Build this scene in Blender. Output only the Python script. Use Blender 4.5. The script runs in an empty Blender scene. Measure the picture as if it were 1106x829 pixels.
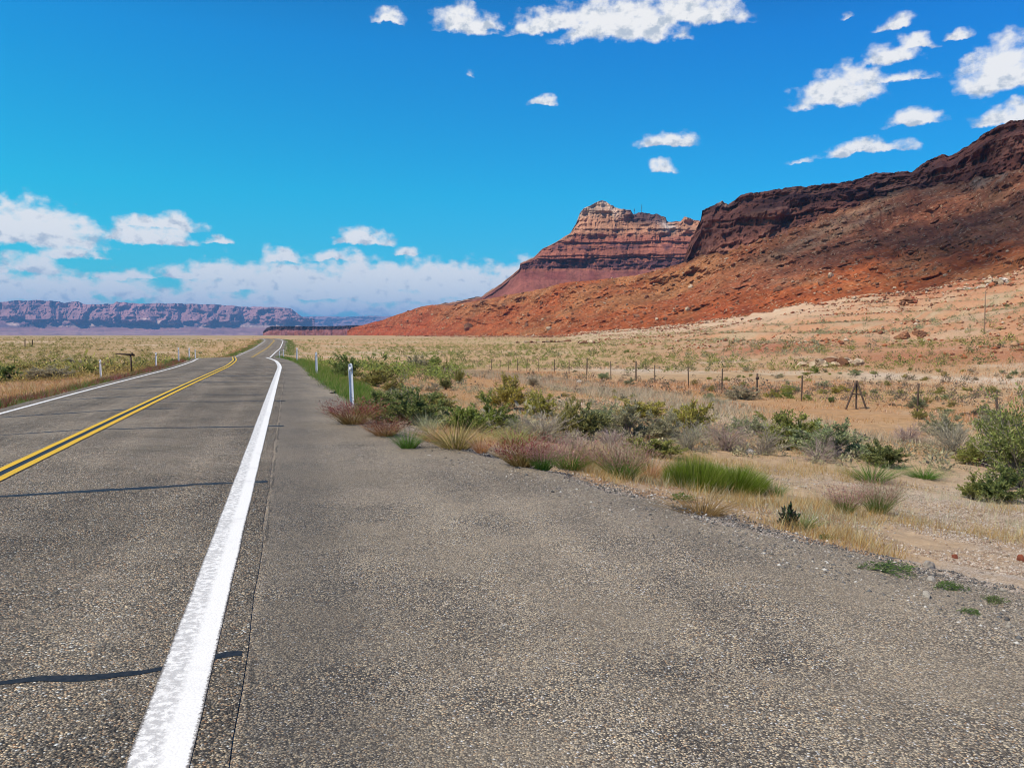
import bpy, math, random
import numpy as np
from mathutils import Vector

R = math.radians
scene = bpy.context.scene
COL = scene.collection

# ------------------------------------------------------------------ camera
FPX, CX, CY = 890.0, 553.0, 414.5          # focal length in photo pixels, image centre
PITCH = R(-3.376)
CAMZ = 1.75
cam_d = bpy.data.cameras.new("camera")
cam_d.sensor_width = 36.0
cam_d.lens = FPX / 1106.0 * 36.0
cam_d.clip_start = 0.1
cam_d.clip_end = 90000.0
cam = bpy.data.objects.new("camera", cam_d)
COL.objects.link(cam)
cam.location = (0, 0, CAMZ)
cam.rotation_euler = (R(90) + PITCH, 0, 0)
scene.camera = cam

# ------------------------------------------------------------------ light
SUN_AZ = R(-122.0)      # measured from +Y (view direction), negative = to the left
SUN_EL = R(52.0)
sun_dir = Vector((math.sin(SUN_AZ) * math.cos(SUN_EL), math.cos(SUN_AZ) * math.cos(SUN_EL), math.sin(SUN_EL)))
sl = bpy.data.lights.new("sun", 'SUN')
sl.energy = 5.0
sl.angle = R(0.53)
sl.color = (1.0, 0.935, 0.82)
so = bpy.data.objects.new("sun", sl)
COL.objects.link(so)
so.rotation_euler = sun_dir.to_track_quat('Z', 'Y').to_euler()

scene.view_settings.view_transform = 'Standard'
scene.view_settings.look = 'None'
scene.view_settings.exposure = 0.12
scene.view_settings.gamma = 1.0
scene.view_settings.use_curve_mapping = False
scene.render.engine = 'CYCLES'
cy = scene.cycles
cy.use_denoising = True
try:
    cy.denoiser = 'OPENIMAGEDENOISE'
    cy.denoising_input_passes = 'RGB_ALBEDO_NORMAL'
    cy.denoising_prefilter = 'ACCURATE'
except Exception:
    pass
cy.filter_width = 1.0
cy.max_bounces = 5
cy.diffuse_bounces = 2
cy.glossy_bounces = 1
cy.transmission_bounces = 2
cy.transparent_max_bounces = 32
cy.volume_bounces = 0
cy.caustics_reflective = False
cy.caustics_refractive = False

def ray(u, v):
    """photo pixel -> (azimuth from +Y, tan of elevation)"""
    x = (np.asarray(u, float) - CX) / FPX
    y = (CY - np.asarray(v, float)) / FPX
    dy = math.cos(PITCH) - y * math.sin(PITCH)
    dz = math.sin(PITCH) + y * math.cos(PITCH)
    return np.arctan2(x, dy), dz / np.hypot(x, dy)

# ------------------------------------------------------------------ node helper
class NT:
    def __init__(self, tree):
        self.t = tree
    def n(self, typ, **kw):
        nd = self.t.nodes.new(typ)
        for k, v in kw.items():
            if k == 'ins':
                for kk, vv in v.items():
                    s = nd.inputs[kk]
                    if isinstance(vv, bpy.types.NodeSocket):
                        self.t.links.new(vv, s)
                    else:
                        s.default_value = vv
            else:
                setattr(nd, k, v)
        return nd
    def link(self, a, b):
        self.t.links.new(a, b)
    def math(self, op, a, b=None, c=None, clamp=False):
        ins = {0: a}
        if b is not None: ins[1] = b
        if c is not None: ins[2] = c
        return self.n('ShaderNodeMath', operation=op, use_clamp=clamp, ins=ins).outputs[0]
    def vmath(self, op, a, b=None, scale=None):
        ins = {0: a}
        if b is not None: ins[1] = b
        nd = self.n('ShaderNodeVectorMath', operation=op, ins=ins)
        if scale is not None:
            nd.inputs['Scale'].default_value = scale
        return nd.outputs['Value'] if op in ('LENGTH', 'DOT_PRODUCT', 'DISTANCE') else nd.outputs[0]
    def mix(self, fac, a, b, blend='MIX'):
        nd = self.n('ShaderNodeMix', data_type='RGBA', blend_type=blend)
        for sock, val in ((nd.inputs[0], fac), (nd.inputs[6], a), (nd.inputs[7], b)):
            if isinstance(val, bpy.types.NodeSocket):
                self.t.links.new(val, sock)
            else:
                if isinstance(val, (tuple, list)) and len(val) == 3:
                    val = (*val, 1)
                sock.default_value = val
        return nd.outputs[2]
    def noise(self, vec, scale, detail=4, rough=0.55, dist=0.0, dim='3D'):
        nd = self.n('ShaderNodeTexNoise', noise_dimensions=dim)
        if vec is not None:
            self.t.links.new(vec, nd.inputs['Vector'])
        nd.inputs['Scale'].default_value = scale
        nd.inputs['Detail'].default_value = detail
        nd.inputs['Roughness'].default_value = rough
        nd.inputs['Distortion'].default_value = dist
        return nd.outputs[0]
    def ramp(self, fac, stops, interp='LINEAR'):
        nd = self.n('ShaderNodeValToRGB')
        self.t.links.new(fac, nd.inputs[0])
        cr = nd.color_ramp
        cr.interpolation = interp
        while len(cr.elements) < len(stops):
            cr.elements.new(0.5)
        for e, (p, c) in zip(cr.elements, stops):
            e.position = p
            e.color = (*c, 1) if len(c) == 3 else c
        return nd.outputs[0]
    def smooth(self, v, lo, hi, a=0.0, b=1.0):
        nd = self.n('ShaderNodeMapRange', interpolation_type='SMOOTHSTEP')
        self.t.links.new(v, nd.inputs[0])
        for i, x in zip((1, 2, 3, 4), (lo, hi, a, b)):
            nd.inputs[i].default_value = x
        return nd.outputs[0]

# ------------------------------------------------------------------ world: Nishita sky with fair-weather clouds
world = bpy.data.worlds.new("World")
scene.world = world
world.use_nodes = True
wt = world.node_tree
for n_ in list(wt.nodes):
    wt.nodes.remove(n_)
W = NT(wt)
sky = W.n('ShaderNodeTexSky', sky_type='NISHITA', sun_disc=False, sun_elevation=SUN_EL, sun_rotation=SUN_AZ,
          altitude=1100.0, air_density=1.0, dust_density=0.4, ozone_density=3.0)
geo = W.n('ShaderNodeTexCoord').outputs['Generated']
sep = W.n('ShaderNodeSeparateXYZ', ins={0: geo})
horiz = W.math('SQRT', W.math('ADD', W.math('MULTIPLY', sep.outputs[0], sep.outputs[0]),
                              W.math('MULTIPLY', sep.outputs[1], sep.outputs[1])))
elev = W.math('ARCTAN2', sep.outputs[2], horiz)
azim = W.math('ARCTAN2', sep.outputs[0], sep.outputs[1])
dirv = W.n('ShaderNodeCombineXYZ', ins={0: azim, 1: elev, 2: 0.0}).outputs[0]

# deep polarised blue: colour correction of the sky by elevation
tint = W.ramp(W.math('DIVIDE', elev, 0.55, clamp=True),
              [(0.0, (0.30, 0.98, 1.10)), (0.12, (0.10, 1.10, 1.18)), (0.30, (0.03, 1.27, 1.36)),
               (0.60, (0.03, 1.14, 1.62)), (1.0, (0.06, 0.50, 1.00))])
skyc = W.mix(1.0, sky.outputs[0], tint, 'MULTIPLY')
# deeper blue further round from the sun
skyc = W.mix(1.0, skyc, W.ramp(W.math('MULTIPLY_ADD', azim, 0.5, 0.5, clamp=True), [(0.2, (1, 1.06, 1.0)), (0.8, (1, 0.74, 0.98))]), 'MULTIPLY')

# individual clouds: photo pixel centre, half width, height above base, base depth
CLOUDS = [  # u, v(base), half width, height, strength
    (421, 25, 19, 14, 1.0), (500, 31, 34, 26, 1.0), (528, 30, 14, 12, 0.8),
    (600, 33, 48, 26, 1.0), (670, 38, 70, 44, 1.15), (745, 22, 62, 34, 1.0),
    (588, 113, 17, 12, 0.95), (508, 84, 9, 10, 0.55), (724, 156, 38, 14, 0.95), (716, 184, 16, 12, 0.75),
    (908, 108, 44, 34, 1.15), (968, 87, 30, 10, 0.75), (962, 67, 30, 20, 0.95), (986, 52, 24, 15, 0.9),
    (969, 27, 18, 13, 0.9), (1036, 40, 15, 10, 0.8), (1078, 93, 36, 44, 1.15), (1110, 90, 46, 40, 1.0),
    (990, 133, 27, 17, 1.0), (936, 165, 44, 15, 1.0), (1090, 132, 32, 20, 1.0), (865, 176, 16, 5, 0.5),
    (912, 20, 10, 4, 0.5),
    (392, 261, 33, 17, 1.0), (234, 263, 18, 9, 0.85), (438, 273, 16, 10, 1.0),
    (40, 260, 60, 42, 1.2), (0, 258, 50, 40, 1.1), (160, 261, 52, 20, 1.05), (172, 246, 44, 16, 1.0),
    (78, 262, 24, 26, 0.9), (74, 276, 24, 16, 0.9), (32, 294, 30, 24, 1.0), (74, 302, 12, 10, 0.8),
    (105, 278, 12, 8, 0.7),
    (10, 318, 34, 22, 1.0), (70, 322, 62, 28, 1.05), (130, 322, 44, 28, 1.0),
    (230, 300, 60, 20, 1.0), (305, 282, 24, 18, 1.0), (360, 280, 30, 12, 0.9),
    (300, 312, 110, 34, 1.25), (410, 312, 110, 38, 1.25), (490, 312, 90, 36, 1.15), (570, 305, 70, 30, 1.0),
    (220, 330, 66, 26, 1.0), (340, 338, 150, 22, 0.9), (480, 338, 130, 24, 0.9), (380, 324, 150, 22, 1.1), (500, 322, 90, 22, 1.0), (130, 300, 50, 10, 0.9), (60, 336, 110, 18, 0.8),
]
grp = bpy.data.node_groups.new("cloud_field", 'ShaderNodeTree')
grp.interface.new_socket("Dir", in_out='INPUT', socket_type='NodeSocketVector')
grp.interface.new_socket("Field", in_out='OUTPUT', socket_type='NodeSocketFloat')
grp.interface.new_socket("Detail", in_out='OUTPUT', socket_type='NodeSocketFloat')
Gn = NT(grp)
gi = Gn.n('NodeGroupInput')
go = Gn.n('NodeGroupOutput')
din = gi.outputs[0]
# billowy domain warp
w1 = Gn.n('ShaderNodeTexNoise', ins={'Vector': din, 'Scale': 34.0, 'Detail': 4.0, 'Roughness': 0.6})
warp = Gn.vmath('SCALE', Gn.vmath('SUBTRACT', w1.outputs[1], (0.5, 0.5, 0.5)), scale=0.020)
dw = Gn.vmath('ADD', din, warp)
acc = None
base = None
for (u, v, hw, h, st) in CLOUDS:
    az, te = ray(u, v)
    az, el = float(az), float(math.atan(te))
    rx, ry = hw / FPX * 1.08, h / FPX * 1.06
    q = Gn.vmath('MULTIPLY', Gn.vmath('SUBTRACT', dw, (az, el, 0)), (1 / rx, 1 / ry, 0))
    f = Gn.math('SUBTRACT', 1.0, Gn.vmath('LENGTH', q))
    yq = Gn.n('ShaderNodeSeparateXYZ', ins={0: q}).outputs[1]
    f = Gn.math('MINIMUM', f, Gn.math('MULTIPLY_ADD', yq, 3.6, 0.55))
    f = Gn.math('MULTIPLY', f, st) if st != 1.0 else f
    bs_ = Gn.math('MULTIPLY', Gn.math('MAXIMUM', f, 0.0), yq)
    base = bs_ if base is None else Gn.math('ADD', base, bs_)
    acc = f if acc is None else Gn.n('ShaderNodeMath', operation='SMOOTH_MAX', ins={0: acc, 1: f, 2: 0.25}).outputs[0]
det = Gn.noise(Gn.vmath('MULTIPLY', din, (1.0, 1.35, 1.0)), 46.0, 6, 0.52)
fine = Gn.math('SUBTRACT', det, 0.5)
fld = Gn.math('ADD', acc, Gn.math('MULTIPLY', fine, 1.45))
Gn.link(fld, go.inputs[0])
Gn.link(base, go.inputs[1])

c0 = W.n('ShaderNodeGroup', node_tree=grp)
W.link(dirv, c0.inputs[0])
sh1 = W.noise(W.vmath('MULTIPLY', W.vmath('ADD', dirv, (-0.007, 0.012, 0)), (1.0, 1.35, 1.0)), 62.0, 4, 0.55)
sh0 = W.noise(W.vmath('MULTIPLY', dirv, (1.0, 1.35, 1.0)), 62.0, 4, 0.55)
mask = W.smooth(c0.outputs[0], 0.03, 0.55)
core = W.smooth(c0.outputs[0], 0.5, 1.5, 0.0, 0.25)
lit = W.math('SUBTRACT', W.math('MULTIPLY_ADD', W.math('SUBTRACT', sh0, sh1), 2.6, 0.15), core)
lit = W.math('ADD', lit, W.math('MULTIPLY', c0.outputs[1], 1.5))
lit = W.smooth(lit, -0.42, 0.42)
cloudc = W.mix(lit, (4.9, 5.5, 6.2), (9.0, 8.9, 8.7))
# distant clouds fade into the pale air above the horizon
cloudc = W.mix(W.smooth(elev, 0.0, 0.10, 0.35, 0.0), cloudc, (5.6, 7.4, 8.0))
skyc = W.mix(W.math('MULTIPLY', mask, 0.95), skyc, cloudc)
bg = W.n('ShaderNodeBackground', ins={'Color': skyc, 'Strength': 0.10})
wo = W.n('ShaderNodeOutputWorld')
W.link(bg.outputs[0], wo.inputs['Surface'])
world.cycles.sampling_method = 'MANUAL'
world.cycles.sample_map_resolution = 512

# ------------------------------------------------------------------ numpy noise
def _h(ix, iy, iz, seed):
    n = (ix.astype(np.int64) * 374761393 + iy.astype(np.int64) * 668265263 + iz.astype(np.int64) * 2147483647 + seed * 974711)
    n = (n ^ (n >> 13)) * 1274126177
    n = n ^ (n >> 16)
    n = (n * 2654435761) & 0xFFFFFFFF
    return ((n >> 8) & 0xFFFF) / 65535.0

def vnoise(x, y, z=None, seed=0):
    x = np.asarray(x, float); y = np.asarray(y, float)
    z = np.zeros_like(x) if z is None else np.asarray(z, float)
    xi, yi, zi = np.floor(x), np.floor(y), np.floor(z)
    fx, fy, fz = x - xi, y - yi, z - zi
    fx = fx * fx * fx * (fx * (fx * 6 - 15) + 10)
    fy = fy * fy * fy * (fy * (fy * 6 - 15) + 10)
    fz = fz * fz * fz * (fz * (fz * 6 - 15) + 10)
    out = 0
    for dx in (0, 1):
        wx = fx if dx else 1 - fx
        for dy in (0, 1):
            wy = fy if dy else 1 - fy
            for dz in (0, 1):
                wz = fz if dz else 1 - fz
                out = out + _h(xi + dx, yi + dy, zi + dz, seed) * wx * wy * wz
    return out * 2 - 1

def fbm(x, y, z=None, octv=4, seed=0, gain=0.5, lac=2.03, ridged=False):
    a, f, s, t = 1.0, 1.0, 0.0, 0.0
    for o in range(octv):
        n = vnoise(x * f + 17.3 * o, y * f - 9.1 * o, None if z is None else z * f + 3.7 * o, seed + o)
        if ridged:
            n = 1 - 2 * np.abs(n)
        s = s + a * n
        t += a
        a *= gain
        f *= lac
    return s / t

def sstep(x, a, b):
    t = np.clip((x - a) / (b - a), 0, 1)
    return t * t * (3 - 2 * t)

def pchip(xs, ys):
    xs = np.asarray(xs, float); ys = np.asarray(ys, float)
    h = np.diff(xs); d = np.diff(ys) / h
    m = np.zeros_like(ys)
    for i in range(1, len(xs) - 1):
        if d[i - 1] * d[i] > 0:
            w1, w2 = 2 * h[i] + h[i - 1], h[i] + 2 * h[i - 1]
            m[i] = (w1 + w2) / (w1 / d[i - 1] + w2 / d[i])
    def f(x):
        x = np.clip(np.asarray(x, float), xs[0], xs[-1])
        i = np.clip(np.searchsorted(xs, x) - 1, 0, len(xs) - 2)
        t = (x - xs[i]) / h[i]
        t2, t3 = t * t, t * t * t
        return ((2 * t3 - 3 * t2 + 1) * ys[i] + (t3 - 2 * t2 + t) * h[i] * m[i]
                + (-2 * t3 + 3 * t2) * ys[i + 1] + (t3 - t2) * h[i] * m[i + 1])
    return f

# ------------------------------------------------------------------ terrain functions
COSR = 0.9655
road_bend = pchip([-100, 45, 58, 75, 95, 130, 160, 200, 270, 340, 420, 600, 1200], [0, 0, .35, 1.5, 2.3, 2.7, 2.4, 1.6, 1.5, 3.9, 9.7, 32, 110])
def road_x(y):
    y = np.asarray(y, float)
    return -3.55 - 0.27 * y - road_bend(y)
road_z = pchip([-80, 0, 22, 44, 58, 75, 90, 110, 130, 150, 200, 270, 340, 380, 450, 600, 1200],
               [0, 0, 0, -.06, -.11, -.28, -.8, -1.6, -1.95, -1.85, -1.2, -.3, .25, .3, -.3, -2, -2])
edge_t_f = pchip([-40, 0, 5.6, 8.75, 13.2, 20, 28, 41, 60, 600], [10.5, 9.6, 8.3, 7.3, 6.1, 5.2, 4.7, 4.35, 4.1, 4.0])
def lat(x, y):
    return (np.asarray(x, float) - road_x(y)) * COSR
def road_surf(t, y):
    """height of the paved surface (crowned)"""
    t = np.asarray(t, float)
    return road_z(y) + 0.06 - np.where(t > 0, 0.019 * np.minimum(t, 3.3) + 0.012 * np.clip(t - 3.3, 0, 20), 0.038 * -t)

FOOT = np.array([  # u, v, distance of the foot of the red slopes
    (-400, 362.0, 2600), (200, 362.0, 2200), (380, 362.0, 1500), (480, 362.4, 1000), (600, 362.7, 700), (630, 359, 640),
    (740, 350, 520), (812, 339, 470), (885, 326, 430), (935, 319, 410), (993, 315, 390), (1030, 306, 370),
    (1106, 292, 340), (1250, 276, 320), (1700, 262, 320)])
_fa, _ft = ray(FOOT[:, 0], FOOT[:, 1])
FOOT_R, FOOT_Z = FOOT[:, 2], CAMZ + FOOT[:, 2] * _ft
def ground_z(x, y, rough=True):
    x = np.asarray(x, float); y = np.asarray(y, float)
    r = np.hypot(x, y) + 1e-6
    az = np.arctan2(x, y)
    t = lat(x, y)
    et = edge_t_f(y)
    rz = road_z(y) * np.exp(-(np.clip(np.abs(t) - 4, 0, 1e9) / 45.0) ** 2)
    dr = np.clip(t - et, 0, 1e9)
    dl = np.clip(-t - 3.75, 0, 1e9)
    z = rz - 1.62 * (1 - np.exp(-dr / 9.0)) - 1.15 * (1 - np.exp(-dl / 6.0))
    z = z - np.where(t >= 3.3, 0.055 + 0.012 * (np.minimum(t, et) - 3.3), np.where(t < 0, 0.06 + 0.03 * np.minimum(-t - 0, 3.75), 0.06))
    z = z - np.where((t < et - 0.25) & (t > -3.6), 0.10, 0.0)
    # long undulations of the desert floor
    away = sstep(np.maximum(dr, dl), 2, 40)
    z = z + away * (0.28 * fbm(x / 28, y / 28, octv=3, seed=3) + sstep(r, 60, 400) * 1.1 * fbm(x / 150, y / 150, octv=3, seed=5))
    left = sstep(-t, 30, 160) * (1 - sstep(r, 500, 1200))
    z = z + left * (0.75 + 1.3 * np.clip(fbm(x / 60, y / 60, octv=3, seed=9), -0.2, 1))
    # rise towards the foot of the red hills
    fr = np.interp(az, _fa, FOOT_R); fz = np.interp(az, _fa, FOOT_Z)
    q = np.clip((r - 0.16 * fr) / (0.84 * fr), 0, 1)
    blend = q ** 1.55
    wash = sstep(az, 0.12, 0.32) * sstep(q, 0.05, 0.3) * (1 - sstep(q, 0.9, 1.0))
    z = z * (1 - blend) + fz * blend
    z = z + wash * (0.35 + q) * (2.4 * fbm(x / 55, y / 55, octv=5, seed=21, ridged=True) + 0.5 * fbm(x / 9, y / 9, octv=3, seed=23))
    z = z + sstep(az, -0.12, 0.05) * sstep(q, 0.82, 0.97) * (r < fr) * 1.5 * fbm(x / 16, y / 16, octv=4, seed=29)
    zt = z / 2.6 + 0.55 * fbm(x / 40, y / 40, octv=3, seed=25)
    fz_ = zt - np.floor(zt)
    z = z + sstep(az, 0.14, 0.28) * sstep(q, 0.12, 0.25) * (1 - sstep(q, 0.9, 1.0)) * (sstep(fz_, 0.62, 0.92) - fz_) * 1.7 * sstep(fbm(x / 70, y / 70, octv=2, seed=27), -0.4, 0.2)
    z = np.where(r > fr, fz - (r - fr) * 0.004, z)
    if rough:
        k = sstep(np.maximum(dr, dl), 0.0, 1.0)
        z = z + (0.02 + 0.05 * k) * fbm(x / 1.7, y / 1.7, octv=4, seed=13) * (1 - sstep(r, 120, 400))
        z = z + np.where((dr > 0) | (dl > 0) | (np.abs(t - et) < 0.5), 0.03, 0) * fbm(x / 0.28, y / 0.28, octv=2, seed=15) * (1 - sstep(r, 15, 40))
    return np.maximum(z, -12.0)

def surf_z(x, y):
    x = np.asarray(x, float); y = np.asarray(y, float)
    t = lat(x, y)
    g = ground_z(x, y)
    return np.where((t > -3.6) & (t < edge_t_f(y) + 0.12), np.maximum(g, road_surf(t, y) - 0.008), g)

def on_ground(u, v, rmax=1400.0):
    """world point where the photo pixel's ray meets the ground"""
    az, te = ray(u, v)
    rs = np.geomspace(2.0, rmax, 2600)
    zz = surf_z(rs * math.sin(az), rs * math.cos(az)) - (CAMZ + rs * float(te))
    k = np.argmax(zz > 0)
    if zz[k] <= 0:
        k = len(rs) - 1
    r = rs[k]
    x, y = r * math.sin(az), r * math.cos(az)
    return Vector((x, y, float(surf_z(np.array([x]), np.array([y]))[0]))), r

# ------------------------------------------------------------------ mesh helpers
def mesh_np(name, verts, faces, smooth=False):
    """faces: array (n,3) or (n,4), or a list of such arrays"""
    if not isinstance(faces, list):
        faces = [faces]
    faces = [np.asarray(f, np.int32) for f in faces if len(f)]
    me = bpy.data.meshes.new(name)
    verts = np.asarray(verts, np.float32)
    me.vertices.add(len(verts))
    me.vertices.foreach_set('co', verts.ravel())
    nl = sum(f.size for f in faces)
    npoly = sum(len(f) for f in faces)
    me.loops.add(nl)
    me.loops.foreach_set('vertex_index', np.concatenate([f.ravel() for f in faces]))
    me.polygons.add(npoly)
    tot = np.concatenate([np.full(len(f), f.shape[1], np.int32) for f in faces])
    start = np.concatenate([[0], np.cumsum(tot)[:-1]]).astype(np.int32)
    me.polygons.foreach_set('loop_start', start)
    if smooth:
        me.polygons.foreach_set('use_smooth', np.ones(npoly, bool))
    me.update(calc_edges=True)
    me.validate()
    return me

def set_col(me, rgb, name='Col'):
    a = me.attributes.new(name, 'FLOAT_COLOR', 'POINT')
    c = np.ones((len(me.vertices), 4), np.float32)
    c[:, :3] = rgb
    a.data.foreach_set('color', c.ravel())

def set_uv(me, uv):
    l = me.uv_layers.new(name='UVMap')
    vi = np.empty(len(me.loops), np.int32)
    me.loops.foreach_get('vertex_index', vi)
    l.data.foreach_set('uv', np.asarray(uv, np.float32)[vi].ravel())

def grid_faces(nr, nc):
    i = np.arange(nr - 1)[:, None] * nc + np.arange(nc - 1)[None, :]
    i = i.ravel()
    return np.stack([i, i + 1, i + nc + 1, i + nc], 1)

def obj(name, me, mat=None, parent=None):
    o = bpy.data.objects.new(name, me)
    COL.objects.link(o)
    if mat is not None and not me.materials:
        me.materials.append(mat)
    if parent is not None:
        o.parent = parent
    return o

def tag(o, label=None, cat=None, group=None, kind=None):
    if label: o['label'] = label
    if cat: o['category'] = cat
    if group: o['group'] = group
    if kind: o['kind'] = kind
    return o

def empty(name, loc=(0, 0, 0), rz=0.0):
    o = bpy.data.objects.new(name, None)
    COL.objects.link(o)
    o.location = loc
    o.rotation_euler = (0, 0, rz)
    o.empty_display_size = 0.2
    return o

def copy_tree(o, parent=None):
    c = o.copy()
    COL.objects.link(c)
    if parent is not None:
        c.parent = parent
    for ch in list(o.children):
        copy_tree(ch, c)
    return c

def lerp(a, b, k):
    k = np.asarray(k)[..., None]
    return np.asarray(a, float) * (1 - k) + np.asarray(b, float) * k

# ------------------------------------------------------------------ materials
def new_mat(name):
    m = bpy.data.materials.new(name)
    m.use_nodes = True
    t = m.node_tree
    for n_ in list(t.nodes):
        t.nodes.remove(n_)
    N = NT(t)
    out = N.n('ShaderNodeOutputMaterial')
    bs = N.n('ShaderNodeBsdfPrincipled')
    bs.inputs['Specular IOR Level'].default_value = 0.2
    bs.inputs['Roughness'].default_value = 0.9
    N.link(bs.outputs[0], out.inputs[0])
    return m, N, bs, out

def chipseal(name, cols, gap, scale, dust, dust_amt, bump=0.6):
    """sealed chippings: every stone its own tone, bitumen and painted shade between"""
    m, N, bs, out = new_mat(name)
    co = N.n('ShaderNodeTexCoord').outputs['Object']
    v = N.n('ShaderNodeTexVoronoi', feature='F1', ins={'Vector': co, 'Scale': scale, 'Randomness': 1.0})
    vd = N.n('ShaderNodeTexVoronoi', feature='F1', ins={'Vector': co, 'Scale': scale * 1.9, 'Randomness': 1.0})
    tone = N.n('ShaderNodeSeparateColor', ins={0: v.outputs['Color']})
    c = N.ramp(tone.outputs[0], cols, 'CONSTANT')
    c2 = N.ramp(N.n('ShaderNodeSeparateColor', ins={0: vd.outputs['Color']}).outputs[1], cols, 'CONSTANT')
    c = N.mix(N.smooth(N.noise(co, 3.0, 3), 0.35, 0.65, 0.1, 0.6), c, c2)
    hole = N.smooth(v.outputs['Distance'], 0.42, 0.72)
    patch = N.noise(co, 0.55, 5, 0.6)
    patch2 = N.noise(co, 7.0, 4, 0.6)
    gapamt = N.math('MULTIPLY', hole, N.smooth(N.math('ADD', patch, N.math('MULTIPLY', patch2, 0.35)), 0.45, 0.85, 1.0, 0.45))
    c = N.mix(gapamt, c, gap)  # gap colour: black binder, darkened also for the shade between chips
    # random lost chips
    lost = N.smooth(tone.outputs[2], 0.76, 0.80)
    c = N.mix(N.math('MULTIPLY', lost, 0.9), c, gap)
    c = N.mix(N.smooth(patch, 0.35, 0.75, 0.0, dust_amt), c, dust)
    # broad tone variation (tyre tracks, patching)
    tone2 = N.smooth(N.noise(co, 0.22, 4, 0.6), 0.3, 0.7, 0.82, 1.18)
    c = N.mix(1.0, c, N.n('ShaderNodeCombineColor', ins={0: tone2, 1: tone2, 2: tone2}).outputs[0], 'MULTIPLY')
    hgt = N.math('SUBTRACT', N.math('MULTIPLY', tone.outputs[1], 0.6), N.math('MULTIPLY', v.outputs['Distance'], 1.2))
    b = N.n('ShaderNodeBump', ins={'Height': hgt, 'Strength': bump, 'Distance': 0.9 / scale})
    N.link(c, bs.inputs['Base Color'])
    N.link(b.outputs[0], bs.inputs['Normal'])
    bs.inputs['Roughness'].default_value = 0.75
    return m, N, bs, c

CHIPS = [(0.0, (0.047, 0.041, 0.032)), (0.22, (0.135, 0.105, 0.071)), (0.42, (0.415, 0.313, 0.195)),
         (0.60, (0.270, 0.237, 0.186)), (0.80, (0.800, 0.618, 0.385)), (0.88, (0.415, 0.228, 0.109)), (0.96, (0.800, 0.800, 0.729))]
CHIPS2 = [(0.0, (0.072, 0.063, 0.051)), (0.2, (0.257, 0.205, 0.143)), (0.40, (0.623, 0.489, 0.317)),
          (0.60, (0.313, 0.281, 0.229)), (0.83, (0.800, 0.643, 0.410)), (0.90, (0.404, 0.238, 0.121)), (0.97, (0.800, 0.800, 0.780))]
M_road, N, bs, rcol = chipseal('road_chipseal', CHIPS, (0.020, 0.019, 0.018), 80.0, (0.30, 0.25, 0.185), 0.3, 0.8)

# polished wheel paths and a faint oil strip down each lane
rt = N.n('ShaderNodeSeparateXYZ', ins={0: N.n('ShaderNodeUVMap').outputs[0]}).outputs[0]
rob = N.n('ShaderNodeTexCoord').outputs['Object']
rtw = N.math('ADD', N.math('ABSOLUTE', rt), N.math('MULTIPLY', N.math('SUBTRACT', N.noise(rob, 0.7, 4), 0.5), 0.5))
w1_ = N.smooth(N.math('ABSOLUTE', N.math('SUBTRACT', rtw, 0.75)), 0.1, 0.42, 1.0, 0.0)
w2_ = N.smooth(N.math('ABSOLUTE', N.math('SUBTRACT', rtw, 2.30)), 0.1, 0.42, 1.0, 0.0)
oil = N.smooth(N.math('ABSOLUTE', N.math('SUBTRACT', rtw, 1.52)), 0.05, 0.4, 1.0, 0.0)
wf = N.math('ADD', N.math('MULTIPLY_ADD', N.math('ADD', w1_, w2_), 0.10, 0.98), N.math('MULTIPLY', oil, -0.10))
rcol = N.mix(1.0, rcol, N.n('ShaderNodeCombineColor', ins={0: wf, 1: wf, 2: wf}).outputs[0], 'MULTIPLY')
N.link(rcol, bs.inputs['Base Color'])

# shoulder: darker sealed strip beside the edge line, loose gravel further out
M_sh, N, bs, ccol = chipseal('shoulder_gravel', CHIPS2, (0.040, 0.036, 0.033), 96.0, (0.26, 0.208, 0.145), 0.65, 0.6)
uvn = N.n('ShaderNodeUVMap').outputs[0]
tt = N.n('ShaderNodeSeparateXYZ', ins={0: uvn}).outputs[0]
obc = N.n('ShaderNodeTexCoord').outputs['Object']
wob = N.math('ADD', tt, N.math('MULTIPLY', N.math('SUBTRACT', N.noise(obc, 1.3, 5), 0.5), 0.9))
seal = N.math('MULTIPLY', N.smooth(tt, 3.17, 3.25), N.smooth(wob, 3.55, 4.4, 1.0, 0.0))
ccol = N.mix(N.math('MULTIPLY', seal, 0.32), ccol, (0.035, 0.033, 0.032))
finev = N.noise(obc, 210.0, 2, 0.7)
ccol = N.mix(N.smooth(finev, 0.6, 0.8, 0.0, 0.4), ccol, (0.40, 0.35, 0.28))
# ragged joint along the edge of the carriageway
jt = N.math('ABSOLUTE', N.math('SUBTRACT', N.math('ADD', tt, N.math('MULTIPLY', N.math('SUBTRACT', N.noise(obc, 5.0, 5, 0.7), 0.5), 0.10)), 3.21))
jm = N.math('MULTIPLY', N.smooth(jt, 0.006, 0.02, 1.0, 0.0), N.smooth(N.noise(obc, 0.9, 3), 0.42, 0.55))
ccol = N.mix(N.math('MULTIPLY', jm, 0.55), ccol, (0.012, 0.012, 0.012))
N.link(ccol, bs.inputs['Base Color'])

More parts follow.
